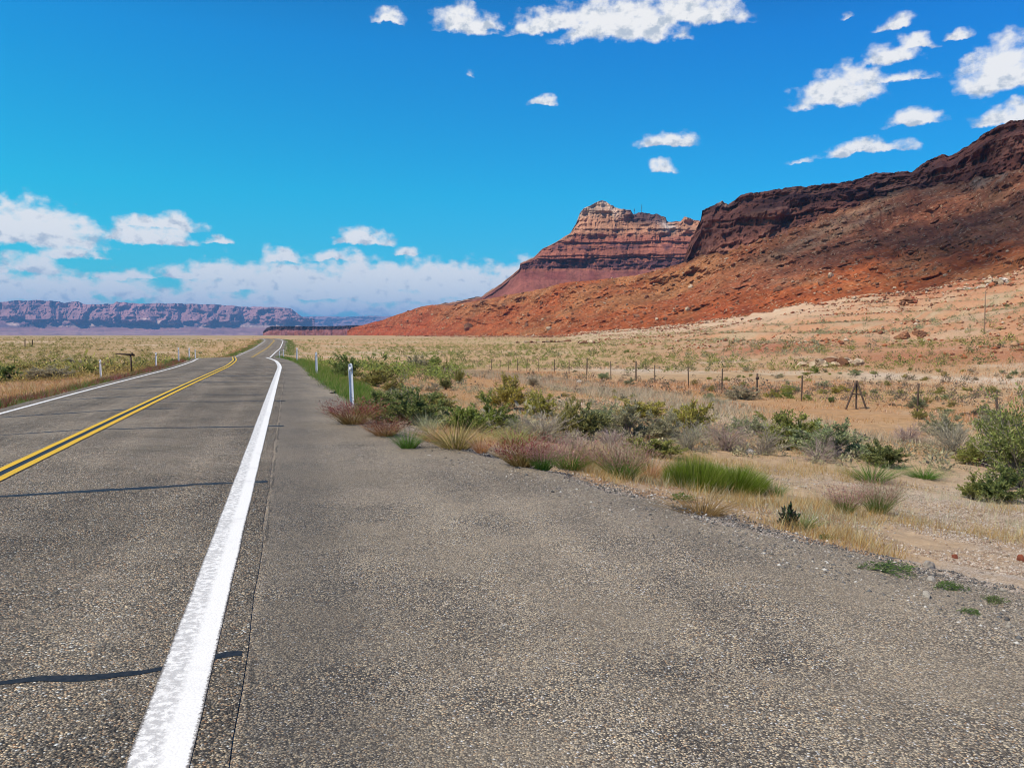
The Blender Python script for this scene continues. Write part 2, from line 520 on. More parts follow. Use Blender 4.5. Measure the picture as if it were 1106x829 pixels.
def paint(name, col, worn, wear_lo, wear_hi, edge=None):
    m, N, bs, out = new_mat(name)
    co = N.n('ShaderNodeTexCoord').outputs['Object']
    uv = N.n('ShaderNodeUVMap').outputs[0]
    n1 = N.noise(co, 11.0, 6, 0.7)
    n2 = N.noise(co, 70.0, 3, 0.6)
    s = N.math('ADD', N.math('MULTIPLY', n1, 0.6), N.math('MULTIPLY', n2, 0.4))
    c = N.mix(N.smooth(s, wear_lo, wear_hi), col, worn)
    if edge:
        lx = N.n('ShaderNodeSeparateXYZ', ins={0: uv}).outputs[0]
        a, b, amt, ecol = edge
        e = N.smooth(N.math('ADD', lx, N.math('MULTIPLY', N.math('SUBTRACT', N.noise(co, 16.0, 4, 0.7), 0.5), 0.18)), a, b, 1.0, 0.0)
        mm = N.math('MULTIPLY', e, N.smooth(N.noise(co, 24.0, 5, 0.75), 0.42, 0.56, 0.0, amt))
        c = N.mix(mm, c, ecol)
    lx2 = N.n('ShaderNodeSeparateXYZ', ins={0: uv}).outputs[0]
    ed = N.math('ABSOLUTE', N.math('SUBTRACT', lx2, 0.5))
    ed = N.math('ADD', ed, N.math('MULTIPLY', N.math('SUBTRACT', N.noise(co, 60.0, 4, 0.75), 0.5), 0.22))
    c = N.mix(N.smooth(ed, 0.44, 0.49), c, (0.16, 0.14, 0.12))
    dirt = N.noise(co, 1.6, 5, 0.7)
    c = N.mix(N.smooth(dirt, 0.5, 0.8, 0.0, 0.35), c, worn)
    vv = N.n('ShaderNodeTexVoronoi', feature='F1', ins={'Vector': co, 'Scale': 72.0})
    c = N.mix(N.smooth(vv.outputs['Distance'], 0.55, 0.85, 0.0, 0.15), c, worn)
    b = N.n('ShaderNodeBump', ins={'Height': vv.outputs['Distance'], 'Strength': 0.22, 'Distance': 0.006})
    b.invert = True
    N.link(b.outputs[0], bs.inputs['Normal'])
    N.link(c, bs.inputs['Base Color'])
    bs.inputs['Roughness'].default_value = 0.6
    return m
M_white = paint('white_paint', (0.82, 0.79, 0.73), (0.30, 0.28, 0.25), 0.60, 0.78, (0.42, 0.60, 0.75, (0.42, 0.40, 0.375)))
M_yellow = paint('yellow_paint', (0.68, 0.41, 0.015), (0.22, 0.15, 0.05), 0.52, 0.75)
M_white_l = paint('white_paint_worn', (0.76, 0.73, 0.68), (0.30, 0.28, 0.26), 0.52, 0.75)
m_, N, bs, out = new_mat('bitumen')
co = N.n('ShaderNodeTexCoord').outputs['Object']
N.link(N.ramp(N.noise(co, 30, 4), [(0.3, (0.010, 0.010, 0.011)), (0.75, (0.035, 0.033, 0.032))]), bs.inputs['Base Color'])
bs.inputs['Roughness'].default_value = 0.5
M_tar = m_

def ground_mat():
    m, N, bs, out = new_mat('desert_soil')
    co = N.n('ShaderNodeTexCoord').outputs['Object']
    at = N.n('ShaderNodeAttribute', attribute_name='Col').outputs['Color']
    gr = N.n('ShaderNodeAttribute', attribute_name='Gravel').outputs['Fac']
    big = N.noise(co, 0.35, 6, 0.62)
    mid = N.noise(co, 3.5, 6, 0.65)
    c = N.mix(N.smooth(big, 0.3, 0.7, 0.0, 0.25), at, N.mix(0.5, at, (0.58, 0.47, 0.33)))
    f = N.smooth(mid, 0.25, 0.8, 0.74, 1.22)
    c = N.mix(1.0, c, N.n('ShaderNodeCombineColor', ins={0: f, 1: f, 2: f}).outputs[0], 'MULTIPLY')
    v = N.n('ShaderNodeTexVoronoi', feature='F1', ins={'Vector': co, 'Scale': 38.0})
    v2 = N.n('ShaderNodeTexVoronoi', feature='F1', ins={'Vector': co, 'Scale': 95.0})
    s1 = N.n('ShaderNodeSeparateColor', ins={0: v.outputs['Color']})
    s2 = N.n('ShaderNodeSeparateColor', ins={0: v2.outputs['Color']})
    stone = N.ramp(s1.outputs[0], [(0, (0.10, 0.09, 0.08)), (0.18, (0.33, 0.27, 0.22)), (0.45, (0.50, 0.43, 0.36)),
                                   (0.7, (0.36, 0.24, 0.17)), (0.85, (0.66, 0.61, 0.54))], 'CONSTANT')
    stone2 = N.ramp(s2.outputs[0], [(0, (0.13, 0.11, 0.09)), (0.2, (0.36, 0.29, 0.22)), (0.5, (0.52, 0.44, 0.36)),
                                    (0.8, (0.64, 0.57, 0.49))], 'CONSTANT')
    isst = N.math('MULTIPLY', N.smooth(v.outputs['Distance'], 0.35, 0.5, 1.0, 0.0), N.smooth(s1.outputs[2], 0.45, 0.5))
    gf = N.math('MULTIPLY', gr, N.smooth(N.noise(co, 1.2, 5, 0.6), 0.25, 0.6))
    c = N.mix(N.math('MULTIPLY', gf, 0.7), c, stone2)
    c = N.mix(N.math('MULTIPLY', isst, N.math('MULTIPLY_ADD', gf, 0.7, 0.15)), c, stone)
    hgt = N.math('ADD', N.math('MULTIPLY', N.math('SUBTRACT', 1.0, v.outputs['Distance']), isst),
                 N.math('ADD', N.math('MULTIPLY', v2.outputs['Distance'], -0.3), N.math('MULTIPLY', mid, 1.2)))
    b = N.n('ShaderNodeBump', ins={'Height': hgt, 'Strength': 0.7, 'Distance': 0.02})
    N.link(c, bs.inputs['Base Color'])
    N.link(b.outputs[0], bs.inputs['Normal'])
    bs.inputs['Roughness'].default_value = 1.0
    bs.inputs['Specular IOR Level'].default_value = 0.05
    return m
M_ground = ground_mat()

def rock_mat(name, s_fine, s_mid, bump_d, speck=None, amt=0.5):
    m, N, bs, out = new_mat(name)
    co = N.n('ShaderNodeTexCoord').outputs['Object']
    at = N.n('ShaderNodeAttribute', attribute_name='Col').outputs['Color']
    n1 = N.noise(co, s_mid, 6, 0.65)
    n2 = N.noise(co, s_fine, 5, 0.7)
    f = N.math('MULTIPLY', N.smooth(n1, 0.25, 0.75, 1 - amt, 1 + amt * 0.6), N.smooth(n2, 0.25, 0.75, 1 - amt * 0.8, 1 + amt * 0.6))
    c = N.mix(1.0, at, N.n('ShaderNodeCombineColor', ins={0: f, 1: f, 2: f}).outputs[0], 'MULTIPLY')
    if speck:
        sc, th, dark, pale = speck
        v = N.n('ShaderNodeTexVoronoi', feature='F1', ins={'Vector': co, 'Scale': sc})
        s = N.n('ShaderNodeSeparateColor', ins={0: v.outputs['Color']})
        near = N.smooth(v.outputs['Distance'], 0.28, 0.42, 1.0, 0.0)
        c = N.mix(N.math('MULTIPLY', N.smooth(s.outputs[0], th, th + 0.04), N.math('MULTIPLY', near, 0.85)), c, dark)
        c = N.mix(N.math('MULTIPLY', N.smooth(s.outputs[1], th + 0.1, th + 0.14), N.math('MULTIPLY', near, 0.7)), c, pale)
        hg = N.math('ADD', N.math('MULTIPLY', n2, 1.0), N.math('MULTIPLY', near, 0.6))
    else:
        hg = N.math('ADD', n2, N.math('MULTIPLY', n1, 1.5))
    b = N.n('ShaderNodeBump', ins={'Height': hg, 'Strength': 0.9, 'Distance': bump_d})
    N.link(c, bs.inputs['Base Color'])
    N.link(b.outputs[0], bs.inputs['Normal'])
    bs.inputs['Roughness'].default_value = 0.95
    bs.inputs['Specular IOR Level'].default_value = 0.08
    return m
M_talus = rock_mat('talus_rock', 0.35, 0.05, 1.6, (0.36, 0.55, (0.060, 0.028, 0.018), (0.50, 0.32, 0.20)), 0.42)
M_cliff = rock_mat('cliff_rock', 0.22, 0.035, 3.0, None, 0.42)
M_butte = rock_mat('butte_rock', 0.12, 0.02, 6.0, None, 0.38)
M_far = rock_mat('far_rock', 0.006, 0.0012, 60.0, None, 0.30)

# ------------------------------------------------------------------ ground sheet
def build_ground():
    a_f = np.arange(-42, 42.001, 0.10)
    a_c = np.concatenate([np.arange(-180, -42, 3.0), a_f, np.arange(44, 181, 3.0)])
    a_c[-1] = 180.0
    az = np.radians(a_c)
    rr = np.concatenate([[0.4, 1.0, 1.6], np.geomspace(2.2, 30, 190), np.geomspace(30.6, 700, 440), np.geomspace(720, 32000, 70)])
    A, RR = np.meshgrid(az, rr)
    X, Y = RR * np.sin(A), RR * np.cos(A)
    Z = ground_z(X, Y)
    v = np.stack([X, Y, Z], -1).reshape(-1, 3)
    me = mesh_np('ground', v, grid_faces(len(rr), len(az)), True)
    x, y, r = X.ravel(), Y.ravel(), RR.ravel()
    azr = A.ravel()
    t = lat(x, y); et = edge_t_f(y)
    fr = np.interp(azr, _fa, FOOT_R)
    q = r / fr
    n1 = fbm(x / 9, y / 9, octv=4, seed=31)
    n2 = fbm(x / 45, y / 45, octv=4, seed=33)
    n3 = fbm(x / 2.2, y / 2.2, octv=3, seed=35)
    tan = np.array([0.46, 0.285, 0.135]); orange = np.array([0.44, 0.225, 0.085]); pale = np.array([0.56, 0.43, 0.29])
    c = lerp(np.broadcast_to(tan, (len(x), 3)), orange, sstep(n2 + 0.4 * n1, -0.25, 0.55) * 0.8)
    c = lerp(c, pale, sstep(n1 - 0.5 * n2, 0.25, 0.75) * 0.7)
    # near verge: paler stony soil
    near = (1 - sstep(r, 16, 34)) * (t > 0)
    c = lerp(c, (0.46, 0.34, 0.22), near * 0.55)
    # far slope up to the hills: pinkish tan, rust bands, pale rim at the foot
    right = sstep(azr, 0.06, 0.28)
    warp = 0.05 * n2 + 0.02 * n1
    # soil zones between the fence and the foot of the hills
    te_ = (Z.ravel() - CAMZ) / r
    vv_ = CY - FPX * np.tan(np.arctan(te_) - PITCH)
    uu_ = CX + FPX * np.tan(azr)
    vf = np.interp(uu_, FOOT[:, 0], FOOT[:, 1])
    w = (vv_ - vf) / (400 - vf) + 0.07 * n2 + 0.04 * n1
    far = right * sstep(r, 55, 90)
    c = lerp(c, (0.46, 0.205, 0.095), far * (1 - sstep(w, 0.6, 0.9)) * 0.9)                    # pinkish tan slope
    c = lerp(c, (0.50, 0.37, 0.235), far * sstep(n1 + 0.7 * n2, 0.05, 0.5) * 0.48)              # pale terraces
    c = lerp(c, (0.36, 0.105, 0.040), right * sstep(uu_, 960, 1040) * np.exp(-((w - 0.10) / 0.075) ** 2) * 0.85)
    c = lerp(c, (0.37, 0.120, 0.045), right * np.exp(-((w - 0.80) / 0.075) ** 2) * sstep(uu_, 860, 960) * 0.85)
    c = lerp(c, (0.37, 0.105, 0.040), np.exp(-((w - 0.60) / 0.06) ** 2) * np.exp(-((uu_ - 835) / 45) ** 2) * 0.9)
    c = lerp(c, (0.33, 0.27, 0.14), far * np.exp(-((w - 0.36) / 0.10) ** 2) * sstep(n1, -0.3, 0.4) * 0.45)
    c = lerp(c, (0.60, 0.45, 0.30), sstep(uu_, 600, 640) * (1 - sstep(uu_, 830, 980)) * (1 - sstep(w + 0.12 * n1, 0.08, 0.30)) * (q < 1.02) * (q > 0.2) * (0.6 + 0.3 * n1))
    for (bu, bv, bw, bh) in ((955, 401, 46, 4), (770, 448, 40, 6), (700, 400, 60, 3), (620, 436, 60, 5), (1070, 405, 50, 3)):
        c = lerp(c, (0.62, 0.50, 0.38), np.exp(-((uu_ - bu) / bw) ** 2 - ((vv_ + 3 * n1 - bv) / bh) ** 2) * 0.75)
    c = lerp(c, (0.40, 0.31, 0.12), np.exp(-((q - 0.45) / 0.2) ** 2) * (1 - right) * sstep(azr, -0.2, 0.0) * sstep(n1, -0.3, 0.4) * 0.5)
    # left plain: browner with pale washes
    lft = sstep(-t, 8, 30)
    c = lerp(c, (0.36, 0.235, 0.10), lft * 0.8)
    c = lerp(c, (0.58, 0.42, 0.27), lft * sstep(r, 110, 220) * sstep(n2 + 0.3 * n1, 0.05, 0.5) * 0.7)
    # far plain seen edge-on
    c = lerp(c, (0.34, 0.25, 0.115), sstep(r, 500, 1500) * 0.7)
    # embankment gravel next to the pavement
    emb = np.exp(-(np.clip(np.abs(np.where(t > 0, t - et, -t - 3.75)), 0, 99) / 0.45) ** 2)
    c = lerp(c, (0.17, 0.15, 0.13), emb * 0.85)
    set_col(me, c)
    gvl = np.clip(emb + (t > 0) * (1 - sstep(r, 12, 22)) * sstep(n1 + 0.6 * n3 + 0.8 * sstep(azr, 0.35, 0.55), -0.1, 0.5) + 0.15, 0, 1)
    a = me.attributes.new('Gravel', 'FLOAT', 'POINT')
    a.data.foreach_set('value', gvl.astype(np.float32))
    tag(obj('ground', me, M_ground), kind='structure')
build_ground()

# ------------------------------------------------------------------ road, shoulder, markings
YS = np.concatenate([np.arange(-14, 40, 0.5), np.arange(40, 160, 1.0), np.arange(160, 620, 4.0)])
def ribbon(name, t0, t1, mat, dz, ys=YS, nt=2, wob=0.0, seed=0, kind='structure', skew=0.0, uvlocal=True):
    """a strip of surface following the road between two lateral offsets"""
    k = np.linspace(0, 1, nt)
    T0 = t0(ys) if callable(t0) else np.full_like(ys, t0)
    T1 = t1(ys) if callable(t1) else np.full_like(ys, t1)
    if wob:
        T0 = T0 + wob * fbm(ys / 0.6, ys * 0 + seed, octv=3, seed=seed)
        T1 = T1 + wob * fbm(ys / 0.6, ys * 0 + seed + 5, octv=3, seed=seed + 1)
    T = T0[:, None] * (1 - k) + T1[:, None] * k
    Y = np.repeat(ys[:, None], nt, 1)
    # lateral offset measured square to the road
    X = road_x(Y) + T / COSR
    Z = road_surf(T, Y) + dz
    me = mesh_np(name, np.stack([X, Y, Z], -1).reshape(-1, 3), grid_faces(len(ys), nt), True)
    uv = np.stack([np.repeat(k[None], len(ys), 0) if uvlocal else T, Y], -1).reshape(-1, 2)
    set_uv(me, uv)
    return tag(obj(name, me, mat), kind=kind)

ribbon('road', lambda y: -3.55 + 0.10 * fbm(y / 2.5, y * 0, octv=3, seed=41), lambda y: 3.17 + 0.02 * fbm(y / 0.5, y * 0 + 3, octv=2, seed=42), M_road, 0.0, nt=15, uvlocal=False)
shy = np.concatenate([np.arange(-14, 45, 0.16), np.arange(45, 160, 1.0), np.arange(160, 620, 4.0)])
ribbon('shoulder', 3.02, lambda y: edge_t_f(y) + (0.30 * fbm(y / 1.3, y * 0 + 1, octv=3, seed=43) + 0.16 * fbm(y / 0.33, y * 0 + 5, octv=3, seed=44)) * np.clip(edge_t_f(y) - 3.6, 0.3, 1.0),
       M_sh, -0.006, ys=shy, nt=24, uvlocal=False)
fys = np.concatenate([np.arange(-14, 14, 0.06), np.arange(14, 60, 0.4), np.arange(60, 620, 2.0)])
ribbon('white_edge_line', 2.76, 3.01, M_white, 0.004, ys=fys, nt=4, wob=0.006, seed=51)
ribbon('white_edge_line', -3.12, -2.97, M_white_l, 0.004, ys=fys, nt=3, wob=0.006, seed=55)
ribbon('yellow_centre_line', -0.165, -0.052, M_yellow, 0.008, ys=fys, nt=3, wob=0.006, seed=57)
ribbon('yellow_centre_line', 0.052, 0.165, M_yellow, 0.008, ys=fys, nt=3, wob=0.006, seed=59)
ribbon('centre_tar_seal', lambda y: -0.10 + 0.025 * fbm(y / 0.9, y * 0, octv=3, seed=61), lambda y: 0.075 + 0.03 * fbm(y / 0.7, y * 0 + 9, octv=3, seed=62), M_tar, 0.004, ys=fys, nt=2)

def tar_seam(y_right, w, t_a, t_b, slope, seed):
    n = 220
    T = np.linspace(t_b, t_a, n)
    off = slope * (t_b - T) + 0.15 * fbm(T / 1.1 + seed * 7.1, T * 0 + seed, octv=5, seed=seed, gain=0.55)
    off = off - off[0]
    Y0 = y_right - 0.261 * (T[0] - T) / COSR * -1 * -1 - off
    hw = w * (0.5 + 0.40 * fbm(T / 0.35, T * 0 + seed, octv=4, seed=seed + 3, gain=0.65)) * (0.55 + 0.45 * sstep(T, t_a, t_a + 1.2))
    V = []
    for sgn in (-1, 1):
        Y = Y0 + sgn * hw
        X = road_x(Y) + T / COSR
        V.append(np.stack([X, Y, road_surf(T, Y) + 0.0025], -1))
    v = np.concatenate(V)
    f = np.stack([np.arange(n - 1), np.arange(1, n), np.arange(1, n) + n, np.arange(n - 1) + n], 1)[:, ::-1]
    tag(obj('tar_seam', mesh_np('tar_seam', v, f, True), M_tar), kind='structure')
for i, (y, w, ta, tb, sl_) in enumerate([(4.45, .062, -3.2, 3.15, .10), (9.8, .11, -3.2, 3.15, .16), (15.9, .11, -3.3, 3.3, .05),
                                         (19.2, .13, -3.3, .9, .1), (22.0, .13, -.6, 3.3, .06), (24.4, .16, -3.3, 3.3, .02), (28.0, .16, -3.3, .2, .06),
                                         (31.0, .19, -3.3, 3.3, .04), (36.0, .20, -3.3, 3.3, .03), (42.0, .22, -3.2, 3.2, .02), (47.5, .22, -3.2, 3.2, .0)]):
    tar_seam(y, w, ta, tb, sl_, 70 + i)

# ------------------------------------------------------------------ hills and cliffs
def layer(name, us, ctrl, segs, mat, relief, colour, back=(0.25, 0.5), step=0.6, crest=0.6, seed=0):
    """rock face: at each bearing a section through control points (row, distance), foot first, crest last"""
    us = np.asarray(us, float)
    ctrl = np.asarray(ctrl, float)               # [columns, K, 2]
    U = np.arange(us[0], us[-1] + 0.1, step)
    K = ctrl.shape[1]
    Vk = np.stack([np.interp(U, us, ctrl[:, k, 0]) for k in range(K)])
    Dk = np.stack([np.interp(U, us, ctrl[:, k, 1]) for k in range(K)])
    rows_v, rows_d, sp = [], [], []
    for k in range(K - 1):
        m = segs[k]
        for j in range(m + (1 if k == K - 2 else 0)):
            w = j / m
            rows_v.append(Vk[k] * (1 - w) + Vk[k + 1] * w)
            rows_d.append(Dk[k] * (1 - w) + Dk[k + 1] * w)
            sp.append(k + w)
    V, D = np.array(rows_v), np.array(rows_d)
    S = np.repeat(np.array(sp)[:, None], len(U), 1)
    UU = np.repeat(U[None], len(V), 0)
    V = V + crest * fbm(UU / 5.0, S * 0.6, octv=5, seed=seed + 2, gain=0.6) * sstep(S, K - 2.0, K - 1.0) \
          + 0.4 * crest * fbm(UU / 9.0, S * 1.2, octv=3, seed=seed + 3)
    az, te = ray(UU, V)
    x, y, z = D * np.sin(az), D * np.cos(az), CAMZ + D * te
    D2 = D - relief(x, y, z, S, UU)
    x, y, z = D2 * np.sin(az), D2 * np.cos(az), CAMZ + D2 * te
    # back slope behind the crest
    span = (D[-1] - D[0]).mean()
    nb = 8
    for j in range(1, nb + 1):
        w = j / nb
        dd = D2[-1] + back[0] * D[-1] * w
        zz = z[-1] - (z[-1] - z[0]) * w ** 1.3 * back[1]
        x = np.vstack([x, dd * np.sin(az[-1])]); y = np.vstack([y, dd * np.cos(az[-1])]); z = np.vstack([z, zz])
        S = np.vstack([S, S[-1]]); UU = np.vstack([UU, U])
    v = np.stack([x, y, z], -1)
    me = mesh_np(name, v.reshape(-1, 3), grid_faces(len(x), len(U)), False)
    du = np.gradient(v, axis=1); dv = np.gradient(v, axis=0)
    nn = np.cross(du, dv); nn /= (np.linalg.norm(nn, axis=-1, keepdims=True) + 1e-9)
    set_col(me, colour(x, y, z, S, UU, np.abs(nn[..., 2])).reshape(-1, 3))
    return tag(obj(name, me, mat), kind='structure')

def strata(z, thick, seed, x=None, y=None):
    """hard and soft beds: value in -1..1, nearly constant within a bed"""
    zz = z / thick
    i = np.floor(zz); f = zz - i
    a = _h(i, i * 0, i * 0, seed); b = _h(i + 1, i * 0, i * 0, seed)
    return (a + (b - a) * sstep(f, 0.75, 1.0)) * 2 - 1

# far plateau
def rel_far(x, y, z, S, U):
    but = fbm(U / 34 + 0.5 * fbm(U / 20, S, octv=3, seed=106), S * 0.25 + 1, octv=5, seed=101, ridged=True)
    g = fbm(U / 9 + 0.6 * fbm(U / 8, S * 2, octv=3, seed=107), S * 1.6, octv=5, seed=103)
    w = sstep(S, 1.0, 1.9)
    bed = strata(z + 25 * fbm(U / 60, S * 0, octv=2, seed=104), 70, 105)
    return (w * 900 * but + (0.25 + 0.75 * w) * 420 * g + w * 130 * bed) * (1 - 0.3 * sstep(S, 2.8, 3.0))
def col_far(x, y, z, S, U, nz):
    bed = strata(z + 25 * fbm(U / 60, S * 0, octv=2, seed=104), 55, 108)
    n = fbm(U / 14, S * 3, octv=4, seed=109)
    c = lerp(np.broadcast_to((0.37, 0.185, 0.18), x.shape + (3,)), (0.20, 0.10, 0.13), sstep(bed + 0.5 * n, -0.2, 0.8))
    c = lerp(c, (0.66, 0.47, 0.38), sstep(bed - n, 0.1, 0.7) * 0.85)
    c = lerp(c, (0.33, 0.16, 0.14), (1 - sstep(S, 0.9, 1.2)) * 0.8)
    c = lerp(c, (0.10, 0.07, 0.09), np.exp(-((S - 1.15) / 0.16) ** 2) * sstep(n, -0.5, 0.3) * 0.8)
    return c
fu = [-160, 0, 20, 40, 64, 68, 84, 90, 122, 126, 133, 150, 185, 230, 262, 300, 314, 320, 326, 340]
ft = [327, 326, 324.5, 324, 325.5, 327, 325.5, 328.5, 328, 325.6, 326, 328, 327.5, 328.6, 331, 331.5, 333, 337, 342, 346]
ctrl = [[(363.5, 10500), (353.5, 12300), (343.5, 12900), (t, 13600)] for t in ft]
layer('plateau_cliffs', fu, ctrl, [16, 26, 44], M_far, rel_far, col_far, back=(0.3, 0.3), step=0.45, crest=0.9, seed=110)
fu = [250, 318, 340, 372, 400, 430, 470, 560]
ft = [345, 342.5, 341.5, 342, 341, 341.5, 340, 341]
ctrl = [[(364, 19000), (352, 21500), (346, 22000), (t, 22600)] for t in ft]
layer('plateau_cliffs', fu, ctrl, [10, 12, 20], M_far, rel_far, col_far, back=(0.3, 0.3), step=0.6, crest=0.5, seed=120)

# low dark mesa behind the crest of the road
def rel_low(x, y, z, S, U):
    return 50 * fbm(U / 6, S * 0.7, octv=4, seed=131, ridged=True) + 25 * sstep(S, 0.9, 1.1) * fbm(U / 2.5, S * 2, octv=3, seed=133)
def col_low(x, y, z, S, U, nz):
    n = fbm(U / 4, S * 4, octv=4, seed=135)
    c = lerp(np.broadcast_to((0.30, 0.115, 0.10), x.shape + (3,)), (0.24, 0.075, 0.045), sstep(n, -0.3, 0.4))
    return lerp(c, (0.050, 0.026, 0.028), sstep(S + 0.12 * n, 0.96, 1.08))
fu = [284, 288, 292, 300, 330, 365, 400, 450]
ft = [358, 354, 352.6, 352, 352.3, 352, 350.6, 350]
fm = [360, 358, 356.6, 356.2, 356.4, 355.8, 354.5, 354]
ctrl = [[(364, 2900), (m, 3200), (t, 3260)] for t, m in zip(ft, fm)]
layer('low_mesa', fu, ctrl, [16, 16], M_butte, rel_low, col_low, back=(0.3, 0.05), step=0.25, crest=0.35, seed=130)

# banded butte
BU = [470, 500, 520, 542, 561, 562, 576, 586, 601, 616, 622, 626, 630, 640, 650, 666, 681, 684, 693, 710, 719, 720.5, 735, 739, 755, 800]
BT = [329, 324, 320, 305, 290.5, 284.5, 278.5, 268, 261, 252, 242, 230, 225, 220, 216, 224, 227, 231.5, 229.5, 231.5, 234, 239, 239, 234, 238, 240]
ctrl = []
for u, t in zip(BU, BT):
    d0 = 1500 if u < 560 else 1450
    band_b = 291 + (u - 561) * 0.0
    band_t = 279.5
    k1 = max(band_b, t + 2.0) if u >= 561 else t + 6.0
    k2 = max(band_t, t + 1.4) if u >= 561 else t + 4.0
    k3 = max(263.0, t + 0.9) if u >= 561 else t + 2.5
    k4 = max(246.0, t + 0.45) if u >= 561 else t + 1.2
    ctrl.append([(max(338, k1 + 12), d0), (k1, d0 + 170), (k2, d0 + 178), (k3, d0 + 228), (k4, d0 + 262), (t, d0 + 300)])
def rel_butte(x, y, z, S, U):
    g = fbm(U / 24 + 0.7 * fbm(U / 20, S * 0.9, octv=3, seed=142), S * 0.9, octv=5, seed=141, ridged=True)
    g2 = fbm(U / 4.5, S * 1.2, octv=4, seed=143)
    bed = strata(z + 5 * fbm(U / 30, S * 0.5, octv=3, seed=144), 7.0, 145)
    bed2 = strata(z + 3 * fbm(U / 20, S * 0.5, octv=3, seed=146), 16.0, 147)
    w = sstep(S, 0.9, 1.15)
    up = sstep(S, 2.6, 3.8)
    return (0.25 + 0.75 * w) * (15 * g + 6 * g2) + w * (1 - 0.5 * up) * (7 * bed + 6 * bed2) + up * (6 * g + 16 * fbm(x / 60, y / 60, z / 45, octv=5, seed=153, ridged=True))
def col_butte(x, y, z, S, U, nz):
    n = fbm(U / 8, S * 2.2, octv=5, seed=148)
    n2 = fbm(U / 3, z / 5, octv=3, seed=152)
    bed = strata(z + 5 * fbm(U / 30, S * 0.5, octv=3, seed=144), 7.0, 149)
    c = lerp(np.broadcast_to((0.34, 0.120, 0.075), x.shape + (3,)), (0.19, 0.065, 0.05), sstep(bed + 0.5 * n, -0.1, 0.6))
    c = lerp(c, (0.40, 0.185, 0.10), sstep(bed - 0.5 * n, 0.2, 0.8) * 0.8)
    c = lerp(c, (0.28, 0.095, 0.070), (1 - sstep(S, 0.92, 1.0)))                       # talus under the band
    c = lerp(c, (0.20, 0.055, 0.050), (1 - sstep(S, 0.92, 1.0)) * sstep(strata(z, 9, 150) + n, 0.2, 0.9) * 0.6)
    c = lerp(c, (0.085, 0.038, 0.046), np.exp(-((S - 1.5 - 0.12 * n) / 0.48) ** 4) * sstep(n2, -0.7, 0.1) * 0.95)    # dark cliff band
    c = lerp(c, (0.10, 0.045, 0.05), np.exp(-((S - 2.75) / 0.2) ** 2) * sstep(n, -0.1, 0.35) * 0.85)
    up = sstep(S + 0.25 * n, 3.3, 3.9)
    c = lerp(c, (0.47, 0.235, 0.135), up * 0.9)
    c = lerp(c, (0.55, 0.38, 0.28), sstep(S + 0.3 * n, 4.3, 4.9) * (1 - sstep(U, 660, 690)))
    c = lerp(c, (0.10, 0.055, 0.055), sstep(S, 4.0, 4.6) * sstep(U, 662, 684) * (1 - sstep(U, 716, 726)) * 0.9)
    c = lerp(c, (0.58, 0.46, 0.38), np.exp(-((U - 722) / 8) ** 2) * np.exp(-((S - 4.2) / 0.5) ** 2))
    return c
layer('butte', BU, ctrl, [50, 30, 40, 40, 50], M_butte, rel_butte, col_butte, back=(0.25, 0.4), step=0.42, crest=1.3, seed=140)

# long talus hill in front, with its foot on the desert floor
TU = [375, 380, 409, 435, 452, 467, 485, 524, 575, 611, 648, 691, 734, 742, 776, 812, 845, 860, 890, 921, 957, 985, 1008, 1050, 1106, 1250, 1500]
TT = [357, 354, 346.5, 338, 332, 329, 330, 323, 314, 305, 302, 296.5, 285, 282, 267, 254.5, 247, 239, 226, 213, 199, 195, 197, 185, 170, 150, 140]
TD = [1580, 1560, 1400, 1300, 1230, 1190, 1150, 1050, 930, 870, 840, 800, 760, 752, 725, 705, 690, 690, 700, 715, 730, 720, 700, 670, 620, 560, 540]
ctrl = []
for u, t, d in zip(TU, TT, TD):
    a_, _ = ray(u, 330)
    fr = float(np.interp(a_, _fa, FOOT_R)); fz = float(np.interp(a_, _fa, FOOT_Z))
    fv = float(np.interp(u, FOOT[:, 0], FOOT[:, 1]))
    h = fv - t
    ctrl.append([(fv + 5.0, fr * 0.965), (fv - 0.28 * h, fr + (d - fr) * 0.36), (fv - 0.62 * h, fr + (d - fr) * 0.70), (t, d)])
def rel_talus(x, y, z, S, U):
    w = sstep(S, 0.0, 0.5)
    g = fbm(U / 60 + 0.6 * S, S * 0.5, octv=5, seed=161, ridged=True)
    b = fbm(x / 40, y / 40, z / 40, octv=5, seed=163)
    m = fbm(x / 7, y / 7, z / 7, octv=3, seed=165)
    rocks = np.clip(vnoise(x / 5.0, y / 5.0, z / 5.0, 167) - 0.45, 0, 1) * 9
    sc = sstep(U, 380, 560)
    edge = 1 - 0.6 * sstep(S, 2.7, 3.0)
    gul = fbm(U / 17 + 0.8 * S + 0.5 * b, S * 0.6, octv=4, seed=168, ridged=True)
    return w * edge * (0.4 + 0.6 * sc) * (26 * g + 9 * gul * sstep(S, 0.4, 1.2) + 15 * b + 3.0 * m + rocks)
